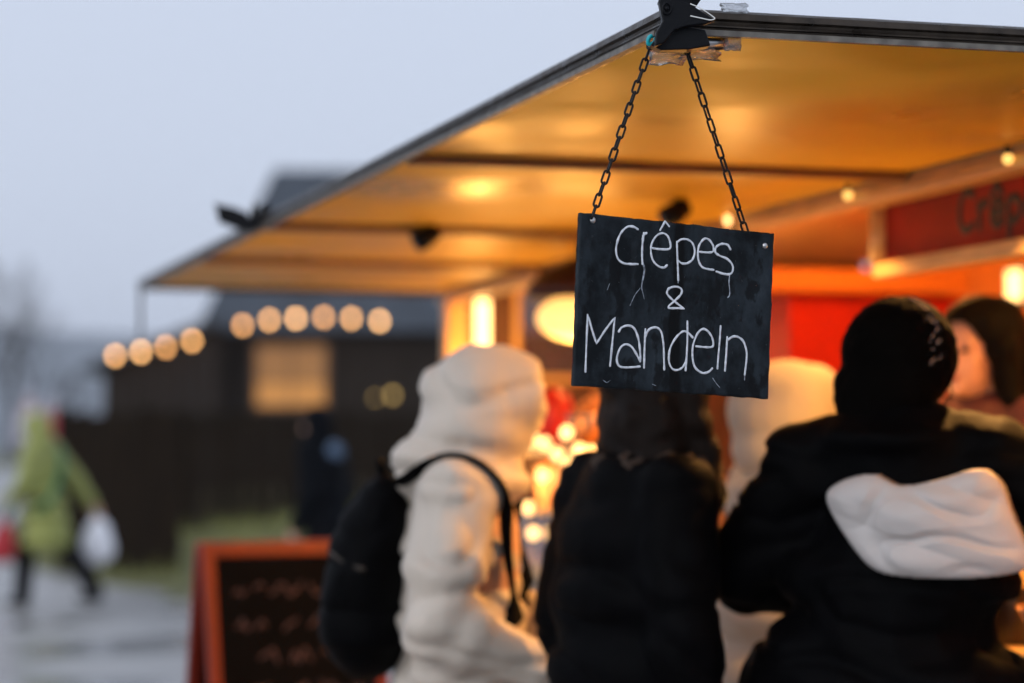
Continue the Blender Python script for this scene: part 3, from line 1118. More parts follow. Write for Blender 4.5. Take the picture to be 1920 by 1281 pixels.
# ------------------------------------------------------------------ corner clamp, bolt, tape
def clamp_thing(name, origin, X, lab):
    """black spring clamp; X maps its own frame (x right, y away, z up) to the world"""
    t = empty(name, origin)
    t.rotation_euler = X.to_euler()
    tag(t, lab, 'spring clamp', 'black spring clamps on the flap rail')

    def slab(pts, y0, y1, nm, m='plastic', bev=0.002):
        n_ = len(pts)
        v = [(a, y0, b) for a, b in pts] + [(a, y1, b) for a, b in pts]
        f = [tuple(range(n_)), tuple(reversed(range(n_, 2 * n_)))] + [(i, n_ + i, n_ + (i + 1) % n_, (i + 1) % n_) for i in range(n_)]
        return MB().add(v, f).build(nm, M[m], t, bevel=bev)

    slab([(-0.012, 0.012), (0.0, 0.008), (0.034, 0.005), (0.055, 0.052), (0.068, 0.1), (0.04, 0.1), (0.012, 0.06), (-0.006, 0.03)], -0.026, -0.006, 'handle')
    slab([(-0.004, 0.03), (0.02, 0.018), (0.05, 0.012), (0.076, 0.05), (0.1, 0.1), (0.074, 0.1), (0.05, 0.052)], 0.004, 0.024, 'handle')
    slab([(-0.012, 0.016), (0.016, 0.018), (0.04, 0.008), (0.062, -0.006), (0.076, -0.014), (0.06, -0.02), (0.03, -0.024), (0.012, -0.03), (-0.004, -0.05), (-0.018, -0.055), (-0.016, -0.034), (-0.006, -0.016)], -0.03, -0.012, 'jaw')
    slab([(0.0, -0.02), (0.03, -0.02), (0.062, -0.026), (0.07, -0.05), (0.04, -0.056), (-0.006, -0.058), (-0.022, -0.05)], -0.012, 0.02, 'jaw')
    MB().tube([(0.0065 * math.cos(a * .524) + 0.0, -0.034, 0.0085 * math.sin(a * .524) + 0.002) for a in range(12)], 0.0016, 8, closed=True).build('pivot_ring', M['plastic'], t, smooth=True)
    MB().tube([(0, -0.036, 0.002), (0, 0.025, 0.002)], 0.0035, 10).build('pivot_pin', M['plastic'], t, smooth=True)
    MB().tube(spline([(0.036, -0.0315, 0.010), (0.052, -0.0325, 0.003), (0.07, -0.0325, -0.009), (0.073, -0.0325, -0.0125), (0.066, -0.0325, -0.0145), (0.05, -0.0325, -0.0115), (0.036, -0.0315, -0.0085)]), 0.0009, 6).build('jaw_pad', M['whitepad'], t, smooth=True)
    return t


clamp_thing('spring_clamp', P(1245, 26, 3.67), Matrix.Rotation(R(4), 4, 'Z'), 'black spring clamp gripping the near flap corner above the chalkboard chains')
clamp_thing('spring_clamp', S(-0.005, 3.5, ZT - 0.02), Matrix.Rotation(R(5), 4, 'Z') @ Matrix.Rotation(R(-104), 4, 'Y'), 'black spring clamp halfway along the front rail, seen against the sky')
t = tag(MB().tube(spline([(0, 0, 0.004), (-0.004, -0.002, 0.001), (-0.006, -0.001, -0.005), (-0.004, 0.001, -0.009), (0.004, 0.002, -0.006), (0.006, 0, 0.001)]), 0.0032, 8).build('cable_tie', M['teal'], None, P(1222, 72, 3.665), smooth=True),
        'tiny teal tie at the top of the left chain under the clamp', 'cable tie')
# barrel bolt and crumpled clear tape under the near rail: parts of the flap
iv = Matrix.Translation(C1) @ Matrix.Rotation(ANG, 4, 'Z')
iv = iv.inverted()
a, b = iv @ P(1300, 81, 3.74), iv @ P(1362, 79, 3.76)
MB().tube([a, b], 0.0078, 14).build('bolt', M['steel'], aw, smooth=True)
a, b = iv @ P(1270, 84, 3.74), iv @ P(1322, 80, 3.745)
MB().tube([a, b], 0.0115, 14).build('bolt_sleeve', M['plastic'], aw, smooth=True)
a, b = iv @ P(1265, 92, 3.75), iv @ P(1385, 88, 3.78)
MB().tube([a, b], 0.004, 8).build('bolt_plate', M['rail'], aw)


def crumple(c, sx, sz, seed, yaw=0.0, curl=0.4):
    v, f = [], []
    K = 9
    for j in range(K):
        for i in range(K):
            x_, z_ = (i / (K - 1) - 0.5), (j / (K - 1) - 0.5)
            q = noise.noise_vector(Vector((x_ * 3, z_ * 3, seed)))
            v.append(Vector((x_ * sx + q.x * sx * .12, curl * sx * (x_ * x_ * 2) + q.y * sx * 0.25, z_ * sz + q.z * sz * .18)))
    for j in range(K - 1):
        for i in range(K - 1):
            a_ = j * K + i
            f.append((a_, a_ + 1, a_ + K + 1, a_ + K))
    v2 = [q + Vector((0, 0.0006, 0)) for q in v]
    f2 = [tuple(reversed([k_ + K * K for k_ in q])) for q in f]
    edge = [i for i in range(K)] + [i * K + K - 1 for i in range(1, K)] + [K * K - 1 - i for i in range(1, K)] + [(K - 1 - i) * K for i in range(1, K - 1)]
    f3 = [(edge[(i + 1) % len(edge)], edge[i], edge[i] + K * K, edge[(i + 1) % len(edge)] + K * K) for i in range(len(edge))]
    Q = Matrix.Translation(c) @ Matrix.Rotation(yaw, 4, 'Z')
    return MB().add([Q @ q for q in v + v2], f + f2 + f3)


crumple(iv @ P(1375, 80, 3.745), 0.028, 0.026, 2).build('clear_tape', M['tape'], aw, smooth=True)
crumple(iv @ P(1320, 100, 3.76), 0.07, 0.02, 5).build('clear_tape', M['tape'], aw, smooth=True)
crumple(iv @ P(1380, 14, 3.735), 0.046, 0.016, 8).build('clear_tape', M['tape'], aw, smooth=True)
crumple(iv @ P(1255, 108, 3.76), 0.06, 0.022, 11).build('clear_tape', M['tape'], aw, smooth=True)


# ------------------------------------------------------------------ people
def hand(mb, wrist, d, palm_n, side, curl=35, s=1.0):
    """palm, four unequal bent fingers and a thumb; side = +1 thumb towards d x palm_n"""
    wrist = Vector(wrist)
    d = Vector(d).normalized()
    pn = Vector(palm_n)
    pn = (pn - d * pn.dot(d)).normalized()
    ac = d.cross(pn) * side
    for k in range(5):
        o_ = (-0.028 + 0.014 * k) * s
        mb.cap(wrist, 0.022 * s, wrist + d * 0.085 * s + ac * o_, 0.0125 * s, 8)
    for k, ln in enumerate((0.068, 0.08, 0.088, 0.08)):
        o_ = (-0.031 + 0.0205 * k) * s
        p = wrist + d * 0.088 * s + ac * o_
        ang = 0
        for j, fr in enumerate((0.44, 0.31, 0.25)):
            ang += curl * (0.6 if j == 0 else 1.0)
            dd = d * math.cos(R(ang)) + pn * math.sin(R(ang))
            q = p + dd * ln * fr * s
            mb.cap(p, (0.0098 - 0.0012 * j) * s, q, (0.0088 - 0.0012 * j) * s, 8)
            p = q
    p = wrist + d * 0.025 * s + ac * 0.026 * s
    q = p + (d * 0.6 + ac * 0.6 + pn * 0.4).normalized() * 0.042 * s
    mb.cap(p, 0.014 * s, q, 0.0115 * s, 8)
    q2 = q + (d * 0.85 + ac * 0.15 + pn * 0.5).normalized() * 0.034 * s
    mb.cap(q, 0.011 * s, q2, 0.0085 * s, 8)


def person(root_xy, z0, rz, label, J, H=1.72, voxel=0.009, headyaw=0.0, lean=0.0, group=None):
    """one continuous body; J overrides joints in the person's frame (faces +y, right hand at +x)"""
    k = H / 1.72
    t = empty('person', (root_xy[0], root_xy[1], z0), rz)
    tag(t, label, 'person', group)
    j = dict(hipL=(-.09, 0, .92), hipR=(.09, 0, .92), kneeL=(-.1, .02, .5), kneeR=(.1, .02, .5), ankL=(-.1, 0, .09), ankR=(.1, 0, .09),
             shL=(-.175, 0, 1.41), shR=(.175, 0, 1.41), elL=(-.23, -.02, 1.12), elR=(.23, -.02, 1.12), wrL=(-.22, .12, .9), wrR=(.22, .12, .9), head=(0, 0.015, 1.60))
    j.update(J)
    j = {a: Vector(b) * k for a, b in j.items()}
    for a in list(j):
        if lean and j[a].z > 0.92 * k and not a.startswith('hip'):
            dz = j[a].z - 0.92 * k
            j[a] = Vector((j[a].x, j[a].y + dz * math.sin(lean), 0.92 * k + dz * math.cos(lean)))
    mb = MB()
    hd = j['head']
    HQ = Matrix.Rotation(headyaw, 3, 'Z')

    def h(v):
        return hd + HQ @ (Vector(v) * k)
    mb.ell(h((0, -.012, .025)), (.077 * k, .094 * k, .095 * k), (0, 0, headyaw))
    mb.ell(h((0, .026, -.045)), (.058 * k, .064 * k, .072 * k), (0, 0, headyaw))
    mb.cap(h((0, .07, -.095)), .02 * k, h((0, .06, -.09)), .022 * k)
    mb.cap(h((0, .083, .012)), .008 * k, h((0, .106, -.033)), .013 * k)
    mb.ell(h((0, .095, -.04)), (.018 * k, .012 * k, .009 * k), (0, 0, headyaw))
    mb.cap(h((-.04, .07, .02)), .011 * k, h((.04, .07, .02)), .011 * k)
    for s in (-1, 1):
        mb.ell(h((.078 * s, -.012, -.01)), (.01 * k, .02 * k, .033 * k), (0, 0, headyaw))
        mb.ell(h((.038 * s, .055, -.03)), (.02 * k, .02 * k, .02 * k))
    nk = (j['shL'] + j['shR']) / 2
    mb.cap(nk + Vector((0, -.01, 0)), .058 * k, hd + Vector((0, -.015, -.06)) * k, .052 * k)
    pel = (j['hipL'] + j['hipR']) / 2
    up = (nk - pel).normalized()
    chest = pel + (nk - pel) * 0.68
    j['chest'] = chest
    mb.ell(chest, (.165 * k, .115 * k, .2 * k))
    mb.ell(pel + up * .14 * k, (.14 * k, .1 * k, .16 * k))
    mb.ell(pel, (.16 * k, .115 * k, .12 * k))
    mb.cap(j['shL'], .058 * k, j['shR'], .058 * k)
    for s in 'LR':
        mb.cap(j['sh' + s], .056 * k, j['el' + s], .042 * k)
        mb.cap(j['el' + s], .042 * k, j['wr' + s], .028 * k)
        mb.cap(j['hip' + s], .088 * k, j['knee' + s], .056 * k)
        mb.cap(j['knee' + s], .056 * k, j['ank' + s], .038 * k)
        fd = Vector((0, .15, -.05)) * k
        mb.cap(j['ank' + s] + Vector((0, -.03, -.05)) * k, .034 * k, j['ank' + s] + fd, .03 * k)
        dv = (j['wr' + s] - j['el' + s]).normalized()
        sg = 1 if s == 'R' else -1
        pnv = Vector((-sg, 0, 0)) if abs(dv.x) < 0.8 else Vector((0, 0, -1))
        hand(mb, j['wr' + s], dv, pnv, sg if abs(dv.x) < 0.8 else -sg, 32, k)
    link('body', remesh(mb, voxel, 2), M['skin'], t)
    e = MB()
    for s in (-1, 1):
        q = h((.034 * s, .082, .0))
        MB().ell(q, (.012 * k, .007 * k, .0065 * k), (0, 0, headyaw), 10, 8).build('eye', M['eye'], t, smooth=True)
    MB().ell(h((0, .091, -.068)), (.024 * k, .007 * k, .008 * k), (0, 0, headyaw), 10, 8).build('mouth', M['lips'], t, smooth=True)
    # shoes and trousers
    for s in 'LR':
        m2 = MB()
        a_ = j['ank' + s]
        m2.cap(a_ + Vector((0, -.04, -.045)) * k, .046 * k, a_ + Vector((0, .15, -.05)) * k, .04 * k)
        m2.cap(a_, .048 * k, a_ + Vector((0, 0, .06)) * k, .046 * k)
        link('shoe', remesh(m2, 0.013, 2), M['shoe'], t)
    m2 = MB()
    for s in 'LR':
        m2.cap(j['hip' + s], .108 * k, j['knee' + s], .075 * k)
        m2.cap(j['knee' + s], .075 * k, j['ank' + s] + Vector((0, 0, .02)), .06 * k)
    m2.ell(pel + Vector((0, 0, .03)), (.185 * k, .14 * k, .14 * k))
    link('trousers', remesh(m2, 0.014, 3), M['denim'], t)
    return t, j, k


def quilt(mb, path, radii, step, squash=0.62, aspect=1.0, core=0.965):
    """puffed baffles along a limb or trunk: path points with radii"""
    pts = [Vector(q) for q in path]
    L_ = [0.0]
    for a, b in zip(pts, pts[1:]):
        L_.append(L_[-1] + (b - a).length)
    n_ = max(2, int(L_[-1] / step))
    for i in range(n_ + 1):
        s = L_[-1] * i / n_
        for q in range(len(pts) - 1):
            if s <= L_[q + 1] + 1e-9:
                f = (s - L_[q]) / max(1e-6, L_[q + 1] - L_[q])
                c = pts[q].lerp(pts[q + 1], f)
                d = (pts[q + 1] - pts[q]).normalized()
                r_ = radii[q] + (radii[q + 1] - radii[q]) * f
                break
        rot = d.to_track_quat('Z', 'Y').to_euler()
        rx, ry = (r_ if not isinstance(r_, Vector) else r_.x), (r_ * aspect if not isinstance(r_, Vector) else r_.y)
        mb.ell(c, (rx, ry, step * squash + 0.012), rot, 16, 10)
    for q in range(len(pts) - 1):
        mb.cap(pts[q], radii[q] * core if not isinstance(radii[q], Vector) else radii[q].y * 0.95, pts[q + 1], radii[q + 1] * core if not isinstance(radii[q + 1], Vector) else radii[q + 1].y * 0.95)


RZ_STALL = ANG - math.pi / 2          # faces the counter

# A: cream puffer with hood and backpack
pA = P(884, 848, 5.5)
RZA = RZ_STALL - R(20)
tA, jA, kA = person((pA.x, pA.y), 0, RZA, 'person in a cream hooded puffer coat with a black backpack, facing the stall',
                    dict(elR=(.25, -.06, 1.10), wrR=(.17, .18, 1.0), elL=(-.25, 0, 1.10), wrL=(-.14, .25, 1.07), head=(0, .04, 1.60)), 1.68)
mb = MB()
quilt(mb, [(0, -.01, .80), (0, -.025, 1.1), (0, -.03, 1.36)], [Vector((.235, .175, 0)), Vector((.225, .155, 0)), Vector((.20, .125, 0))], 0.135, 0.6)
for s, a in (('R', 1), ('L', -1)):
    quilt(mb, [jA['sh' + s] + Vector((-.005 * a, -.02, -.02)), jA['el' + s], jA['wr' + s] + Vector((0, -.02, 0))], [.104, .094, .064], 0.15, 0.5, core=0.9)
mb.ell((0, -.02, 1.39), (.19, .17, .07))
mb.ell((0, -.03, 1.43), (.16, .16, .09))
m2 = MB()
quilt(m2, [(0, -.01, .80), (0, -.025, 1.1), (0, -.03, 1.36)], [Vector((.235, .175, 0)), Vector((.225, .155, 0)), Vector((.20, .125, 0))], 0.135, 0.6)
trunkA = remesh(m2, 0.014, 6)
coatA = remesh(mb, 0.011, 6, noise_amp=0.009, noise_scale=9, crease=0.016)
link('puffer_coat', coatA, M['cream'], tA)
mb = MB()
mb.ell((0, .02, 1.57), (.142, .15, .135))
mb.ell((0, .075, 1.575), (.125, .12, .112))
mb.ell((0, .125, 1.575), (.108, .078, .095))
mb.ell((0, .005, 1.49), (.15, .15, .10))
mb.ell((0, -.03, 1.43), (.165, .165, .06))
link('hood', remesh(mb, 0.011, 9, cut=[((0, .24, 1.575), (.092, .12, .11))], thick=0.014, noise_amp=0.014, noise_scale=8, crease=0.013), M['cream'], tA)

from mathutils.bvhtree import BVHTree


def hug(pts, me, off, low):
    tr = BVHTree.FromPolygons([v.co for v in me.vertices], [p.vertices[:] for p in me.polygons])
    out = []
    tl_ = BVHTree.FromPolygons([v.co for v in low.vertices], [p.vertices[:] for p in low.polygons])
    for q in pts:
        c, n_, _, _ = (tr if q.z > 1.2 else tl_).find_nearest(q)
        out.append(c + n_ * off)
    for _ in range(3):
        out = [out[0]] + [(a + b * 2 + c) / 4 for a, b, c in zip(out, out[1:], out[2:])] + [out[-1]]
    return out


bp_ = empty('backpack', (pA.x, pA.y, 0), RZA)
tag(bp_, 'black backpack worn on the back of the cream puffer coat', 'backpack')
mb = MB()
mb.ell((0, -.235, 1.16), (.15, .1, .19))
mb.ell((0, -.24, 1.05), (.155, .108, .12))
mb.ell((0, -.2, 1.29), (.125, .07, .12))
mb.ell((0, -.295, 1.08), (.12, .052, .12))
link('bag', remesh(mb, 0.012, 9, noise_amp=0.006, crease=.008), M['black'], bp_)
for s in (1, -1):
    q = spline([(.13 * s, -.2, 1.34), (.17 * s, -.12, 1.42), (.185 * s, -.01, 1.44), (.175 * s, .10, 1.37), (.16 * s, .16, 1.26), (.16 * s, .19, 1.12), (.2 * s, .1, 1.04), (.19 * s, .03, 1.02)], 5)
    q = hug(q, coatA, 0.012, trunkA)
    MB().tube(q, 0.024, 8, flat=0.3, up=(0, 0.3, 1)).build('strap', M['black'], bp_, smooth=True)
MB().tube(spline([(-.12, -.265, 1.2), (-.06, -.31, 1.225), (.06, -.31, 1.225), (.12, -.265, 1.2), (.15, -.225, 1.19)]), .006, 6).build('zip', M['rail'], bp_, smooth=True)
MB().tube(spline([(-.03, -.2, 1.385), (-.02, -.21, 1.425), (.02, -.21, 1.425), (.03, -.2, 1.385)]), .008, 8).build('carry_loop', M['black'], bp_, smooth=True)

# B: dark coat, long brown hair behind the sign
pB = P(1188, 848, 5.0)
tB, jB, kB = person((pB.x, pB.y), 0, RZ_STALL + R(12), 'person with long dark hair in a long black coat, below the chalkboard sign',
                    dict(elR=(.24, -.03, 1.12), wrR=(.22, .05, .88), elL=(-.24, -.03, 1.12), wrL=(-.2, .1, .9), head=(0, .075, 1.60)), 1.67)
mb = MB()
for z, rx, ry in ((.55, .23, .165), (.7, .23, .165), (.85, .23, .16), (1.0, .225, .16), (1.15, .22, .155), (1.27, .205, .14), (1.35, .17, .11)):
    mb.ell((0, -.01, z), (rx, ry, .13))
for s in 'RL':
    quilt(mb, [jB['sh' + s], jB['el' + s], jB['wr' + s]], [.09, .08, .06], 0.1, 0.8)
link('coat', remesh(mb, 0.012, 12, noise_amp=0.006, crease=.012), M['black'], tB)
mb = MB()
mb.ell((0, .05, 1.41), (.15, .14, .06))
mb.ell((0, .13, 1.36), (.1, .07, .08))
link('fur_collar', remesh(mb, 0.01, 2, noise_amp=0.02, noise_scale=40), M['fur'], tB)
mb = MB()
mb.ell((0, .045, 1.60), (.105, .115, .115))
mb.ell((0, .03, 1.50), (.125, .095, .14))
mb.ell((0, .01, 1.41), (.13, .07, .12))
mb.cap((.1, .08, 1.56), .035, (.115, .12, 1.36), .03)
mb.cap((-.1, .08, 1.56), .035, (-.115, .12, 1.36), .03)
link('hair', remesh(mb, 0.009, 4, noise_amp=0.01, noise_scale=25), M['hair'], tB)

# C: beanie and black jacket with a white back panel
pC = P(1682, 848, 4.8)
RZC = R(-28)
tC, jC, kC = person((pC.x, pC.y), 0, RZC, 'person in black beanie and black puffer jacket with white back panel at the counter',
                    dict(shR=(.19, .02, 1.41), elR=(.42, .05, 1.29), wrR=(.62, .17, 1.24), elL=(-.33, .03, 1.2), wrL=(-.2, .27, 1.14), head=(.0, .03, 1.59)), 1.735, headyaw=R(-35))
mb = MB()
quilt(mb, [(0, 0, .80), (0, 0, 1.15), (0, .0, 1.40)], [Vector((.31, .215, 0)), Vector((.265, .195, 0)), Vector((.20, .14, 0))], 0.15, 0.6)
mb.ell((-.075, .0, .97), (.255, .19, .2))
mb.ell((-.06, .0, .84), (.27, .2, .14))
mb.ell((0, -.01, 1.44), (.19, .12, .07))
mb.cap(jC['shL'] + Vector((.05, 0, .01)), .1, jC['shR'] + Vector((-.05, 0, .01)), .1)
for s, a in (('R', 1), ('L', -1)):
    quilt(mb, [jC['sh' + s] + Vector((0, 0, -.01)), jC['el' + s], jC['wr' + s]], [.112, .1, .07], 0.13, 0.6)
mb.ell((0, .0, 1.51), (.118, .12, .06))
mb.ell((0, -.05, 1.475), (.14, .1, .055))
jackC = remesh(mb, 0.011, 5, noise_amp=0.012, noise_scale=10, crease=.014)
link('puffer_jacket', jackC, M['black'], tC)
iC = (Matrix.Translation((pC.x, pC.y, 0)) @ Matrix.Rotation(RZC, 4, 'Z')).inverted()
oC = iC @ Vector((0, 0, CAMZ))
poly = []
for px, py in ((1548, 938), (1572, 905), (1640, 888), (1692, 910), (1760, 898), (1828, 878), (1862, 905), (1880, 960), (1908, 1040), (1895, 1075), (1800, 1087), (1700, 1082), (1640, 1066), (1590, 1010)):
    d = iC.to_3x3() @ (P(px, py, 1.0) - Vector((0, 0, CAMZ)))
    q = oC + d * ((-.18 - oC.y) / d.y)
    poly.append((q.x, q.z))

pc = [Vector(q) for q in poly]
n_ = len(pc)
poly = []
for i in range(n_):
    a, b, c, d = pc[i - 1], pc[i], pc[(i + 1) % n_], pc[(i + 2) % n_]
    for k in range(5):
        t_ = k / 5
        q = 0.5 * (b * 2 + (c - a) * t_ + (a * 2 - b * 5 + c * 4 - d) * t_ * t_ + (b * 3 - a - c * 3 + d) * t_ ** 3)
        poly.append((q.x, q.y))


def inside(x, z):
    c = False
    for (x0, z0), (x1, z1) in zip(poly, poly[1:] + poly[:1]):
        if (z0 > z) != (z1 > z) and x < (x1 - x0) * (z - z0) / (z1 - z0) + x0:
            c = not c
    return c


def edge_dist(x, z):
    b = 9
    for (x0, z0), (x1, z1) in zip(poly, poly[1:] + poly[:1]):
        dx, dz = x1 - x0, z1 - z0
        t_ = max(0, min(1, ((x - x0) * dx + (z - z0) * dz) / (dx * dx + dz * dz)))
        b = min(b, math.hypot(x - x0 - dx * t_, z - z0 - dz * t_))
    return b


trC = BVHTree.FromPolygons([v.co for v in jackC.vertices], [p.vertices[:] for p in jackC.polygons])
gx0, gx1 = min(a for a, b in poly), max(a for a, b in poly)
gz0, gz1 = min(b for a, b in poly), max(b for a, b in poly)
mb = MB()
NX, NZ = 150, 96
idx, vs, vb = {}, [], []
for jz in range(NZ + 1):
    for ix in range(NX + 1):
        x, z = gx0 + (gx1 - gx0) * ix / NX, gz0 + (gz1 - gz0) * jz / NZ
        if not inside(x, z):
            continue
        h_ = trC.ray_cast(Vector((x, -1, z)), Vector((0, 1, 0)))
        hy = -.187 + 1.25 * (x - .03) ** 2
        if h_[0] is not None:
            hy = min(hy, h_[0].y)
        q_ = Vector((x, hy, z))
        e = min(1, edge_dist(x, z) / .07)
        seam = abs(math.sin((z - gz0 + .35 * (x - gx0)) * 24))
        e = e * (2 - e)
        puff = .034 * math.sqrt(e) * (.8 + .2 * seam ** .6) - .012 * max(0, 1 - 4 * abs(noise.noise(Vector((x * 5 - z * 9 + 3, z * 11 + x * 7, 6))))) * e + .014 * noise.noise(Vector((x * 9 + z * 14, z * 9 - x * 5, 2))) * e
        idx[(ix, jz)] = len(vs)
        vs.append(q_ + Vector((0, -.002 - puff, 0)))
        vb.append(q_ + Vector((0, .02, 0)))
nb = len(vs)
fs, ecount = [], {}
for jz in range(NZ):
    for ix in range(NX):
        q = [idx.get(c_) for c_ in ((ix, jz), (ix + 1, jz), (ix + 1, jz + 1), (ix, jz + 1))]
        if None in q:
            continue
        fs.append(tuple(q))
        fs.append(tuple(i_ + nb for i_ in reversed(q)))
        for a_, b_ in zip(q, q[1:] + q[:1]):
            ecount[(a_, b_)] = 1
for (a_, b_) in list(ecount):
    if (b_, a_) not in ecount:
        fs.append((b_, a_, a_ + nb, b_ + nb))
mb.add(vs + vb, fs)
mb.build('white_back_panel', M['whitepanel'], tC, smooth=True)
mb = MB()
HQ = Matrix.Rotation(R(-35), 3, 'Z')
hc = jC['head']
mb.ell(hc + Vector((0, -.012, .04)), (.114, .12, .118), (0, 0, R(-35)))
mb.ell(hc + HQ @ Vector((0, -.04, -.03)), (.116, .1, .09), (0, 0, R(-35)))
mb.ell(hc + HQ @ Vector((0, -.05, -.07)), (.1, .085, .07), (0, 0, R(-35)))
link('beanie', remesh(mb, 0.008, 3, noise_amp=0.004, noise_scale=60), M['blackwool'], tC)
mb = MB()
rd = random.Random(11)
for k in range(60):
    a = rd.uniform(-0.5, 1.2)
    ph = rd.uniform(-0.2, 1.2)
    v = Vector((.116 * math.cos(ph) * math.cos(a), .119 * math.cos(ph) * math.sin(a - 0.9), .119 * math.sin(ph)))
    mb.ell(hc + Vector((0, -.012, .04)) + v, rd.uniform(.0012, .0024), None, 8, 6)
kind(mb.build('rain_drops', M['water'], tC, smooth=True), 'stuff')

# D: white hood at the counter
pD = P(1478, 848, 6.0)
tD, jD, kD = person((pD.x, pD.y), 0, RZ_STALL + R(5), 'person in an off-white hood standing at the counter behind the black beanie',
                    dict(elR=(.22, .05, 1.13), wrR=(.1, .26, 1.2), elL=(-.22, .05, 1.13), wrL=(-.1, .26, 1.2)), 1.66, voxel=0.01)
mb = MB()
for z, rx, ry in ((.75, .23, .18), (.9, .23, .18), (1.05, .225, .17), (1.2, .22, .165), (1.33, .2, .14)):
    mb.ell((0, -.01, z), (rx, ry, .12))
for s in 'RL':
    quilt(mb, [jD['sh' + s], jD['el' + s], jD['wr' + s]], [.088, .078, .055], 0.1, 0.8)
link('coat', remesh(mb, 0.013, 10, crease=.01), M['whitecoat'], tD)
mb = MB()
mb.ell((0, -.01, 1.555), (.135, .15, .125))
mb.ell((0, -.02, 1.46), (.125, .125, .1))
mb.ell((0, .07, 1.57), (.11, .07, .1))
link('hood', remesh(mb, 0.011, 4, cut=[((0, .18, 1.555), (.09, .115, .11))], thick=0.014, noise_amp=0.006), M['whitecoat'], tD)

# E: vendor
pE = P(1866, 848, 6.05)
tE, jE, kE = person((pE.x, pE.y), 0.12, R(126), 'dark-haired vendor in a maroon knit top behind the counter, looking left',
                    dict(elR=(.25, .06, 1.12), wrR=(.16, .27, 1.06), elL=(-.25, .06, 1.12), wrL=(-.14, .27, 1.08)), 1.70, voxel=0.008, lean=R(4))
mb = MB()
for z, rx, ry in ((.85, .2, .15), (1.0, .195, .145), (1.15, .2, .15), (1.3, .2, .14), (1.38, .17, .11)):
    mb.ell((0, .01 + (z - .92) * .05, z), (rx, ry, .11))
for s in 'RL':
    quilt(mb, [jE['sh' + s], jE['el' + s], jE['wr' + s].lerp(jE['el' + s], .15)], [.08, .07, .048], 0.08, 0.9)
link('knit_top', remesh(mb, 0.012, 4), M['maroon'], tE)
mb = MB()
hc = jE['head']
mb.ell(hc + Vector((0, -.03, .05)), (.105, .115, .10))
mb.ell(hc + Vector((0, -.07, -.04)), (.115, .085, .12))
mb.cap(hc + Vector((.085, .0, .02)), .036, hc + Vector((.11, -.01, -.17)), .034)
mb.cap(hc + Vector((-.085, .0, .02)), .036, hc + Vector((-.11, -.01, -.17)), .034)
mb.ell(hc + Vector((0, -.09, -.15)), (.12, .07, .12))
link('hair', remesh(mb, 0.009, 4, cut=[(hc + Vector((0, .125, -.035)), (.088, .12, .115))], noise_amp=0.008, noise_scale=20), M['blackhair'], tE)

# F: green raincoat walking away to the left
pF = P(86, 848, 22.6)
tF, jF, kF = person((pF.x, pF.y), gz(pF.x, pF.y), R(68), 'person in a lime green hooded raincoat striding along the wet path',
                    dict(hipL=(-.09, 0, .92), kneeL=(-.09, .14, .5), ankL=(-.1, .17, .09), kneeR=(.1, -.2, .52), ankR=(.1, -.46, .14), elR=(.32, -.12, 1.15), wrR=(.42, -.22, .93),
                         elL=(-.27, .02, 1.13), wrL=(-.27, .2, .95), head=(0, .06, 1.6)), 1.80, voxel=0.012, lean=R(4))
mb = MB()
for z, rx, ry, y in ((.62, .27, .25, -.03), (.75, .26, .235, -.02), (.9, .245, .21, 0), (1.05, .235, .19, .015), (1.2, .225, .17, .03), (1.33, .21, .145, .05), (1.4, .17, .12, .06)):
    mb.ell((0, y, z), (rx, ry, .12))
mb.ell(jF['chest'], (.215, .165, .24))
mb.cap(jF['shL'], .095, jF['shR'], .095)
for s in 'RL':
    mb.cap(jF['sh' + s], .1, jF['el' + s], .085)
    mb.cap(jF['el' + s], .085, jF['wr' + s], .065)
m2 = MB()
for s_ in 'LR':
    m2.cap(jF['hip' + s_], .12, jF['knee' + s_], .095)
    m2.cap(jF['knee' + s_], .095, jF['ank' + s_], .085)
for ch in list(tF.children):
    if ch.name.startswith('trousers'):
        ch.data = remesh(m2, .016, 3)
        ch.data.materials.append(M['denim'])
link('raincoat', remesh(mb, 0.016, 14, noise_amp=0.012, noise_scale=7, crease=0.012), M['green'], tF)
mb = MB()
hc = jF['head']
mb.ell(hc + Vector((0, -.01, .02)), (.125, .145, .14))
mb.ell(hc + Vector((0, -.05, -.1)), (.14, .13, .1))
link('hood', remesh(mb, 0.013, 4, cut=[(hc + Vector((0, .17, 0)), (.085, .1, .1))], thick=0.012), M['green'], tF)
MB().tube(spline([(.1, -.08, 1.5), (.02, -.17, 1.36), (-.1, -.19, 1.15), (-.22, -.17, .98), (-.28, -.05, .9)]), .045, 8, flat=.3, up=(0, 1, .2)).build('bag_strap', M['greenbag'], tF, smooth=True)
mb = MB()
mb.cap(jF['wrL'] - Vector((0, 0.02, -.02)), .045, jF['wrL'] + Vector((0, .05, -.13)), .04)
link('glove', remesh(mb, .014, 2), M['tealglove'], tF)


def carrier(name, loc, m, lab, w_=.16, h_=.42):
    t = empty(name, loc)
    tag(t, lab, 'bag')
    mb = MB()
    mb.ell((0, 0, -h_ * .66), (w_, w_ * .62, h_ * .34))
    mb.ell((.01, 0, -h_ * .45), (w_ * .75, w_ * .5, h_ * .3))
    mb.cap((0, 0, -h_ * .3), w_ * .45, (0, 0, -.06), w_ * .16)
    link('sack', remesh(mb, .014, 3, noise_amp=.02, noise_scale=9), M[m], t)
    MB().tube(spline([(-.035, 0, -.07), (-.03, 0, -.01), (0, 0, .012), (.03, 0, -.01), (.035, 0, -.07)]), .008, 6).build('handle', M[m], t, smooth=True)
    return t


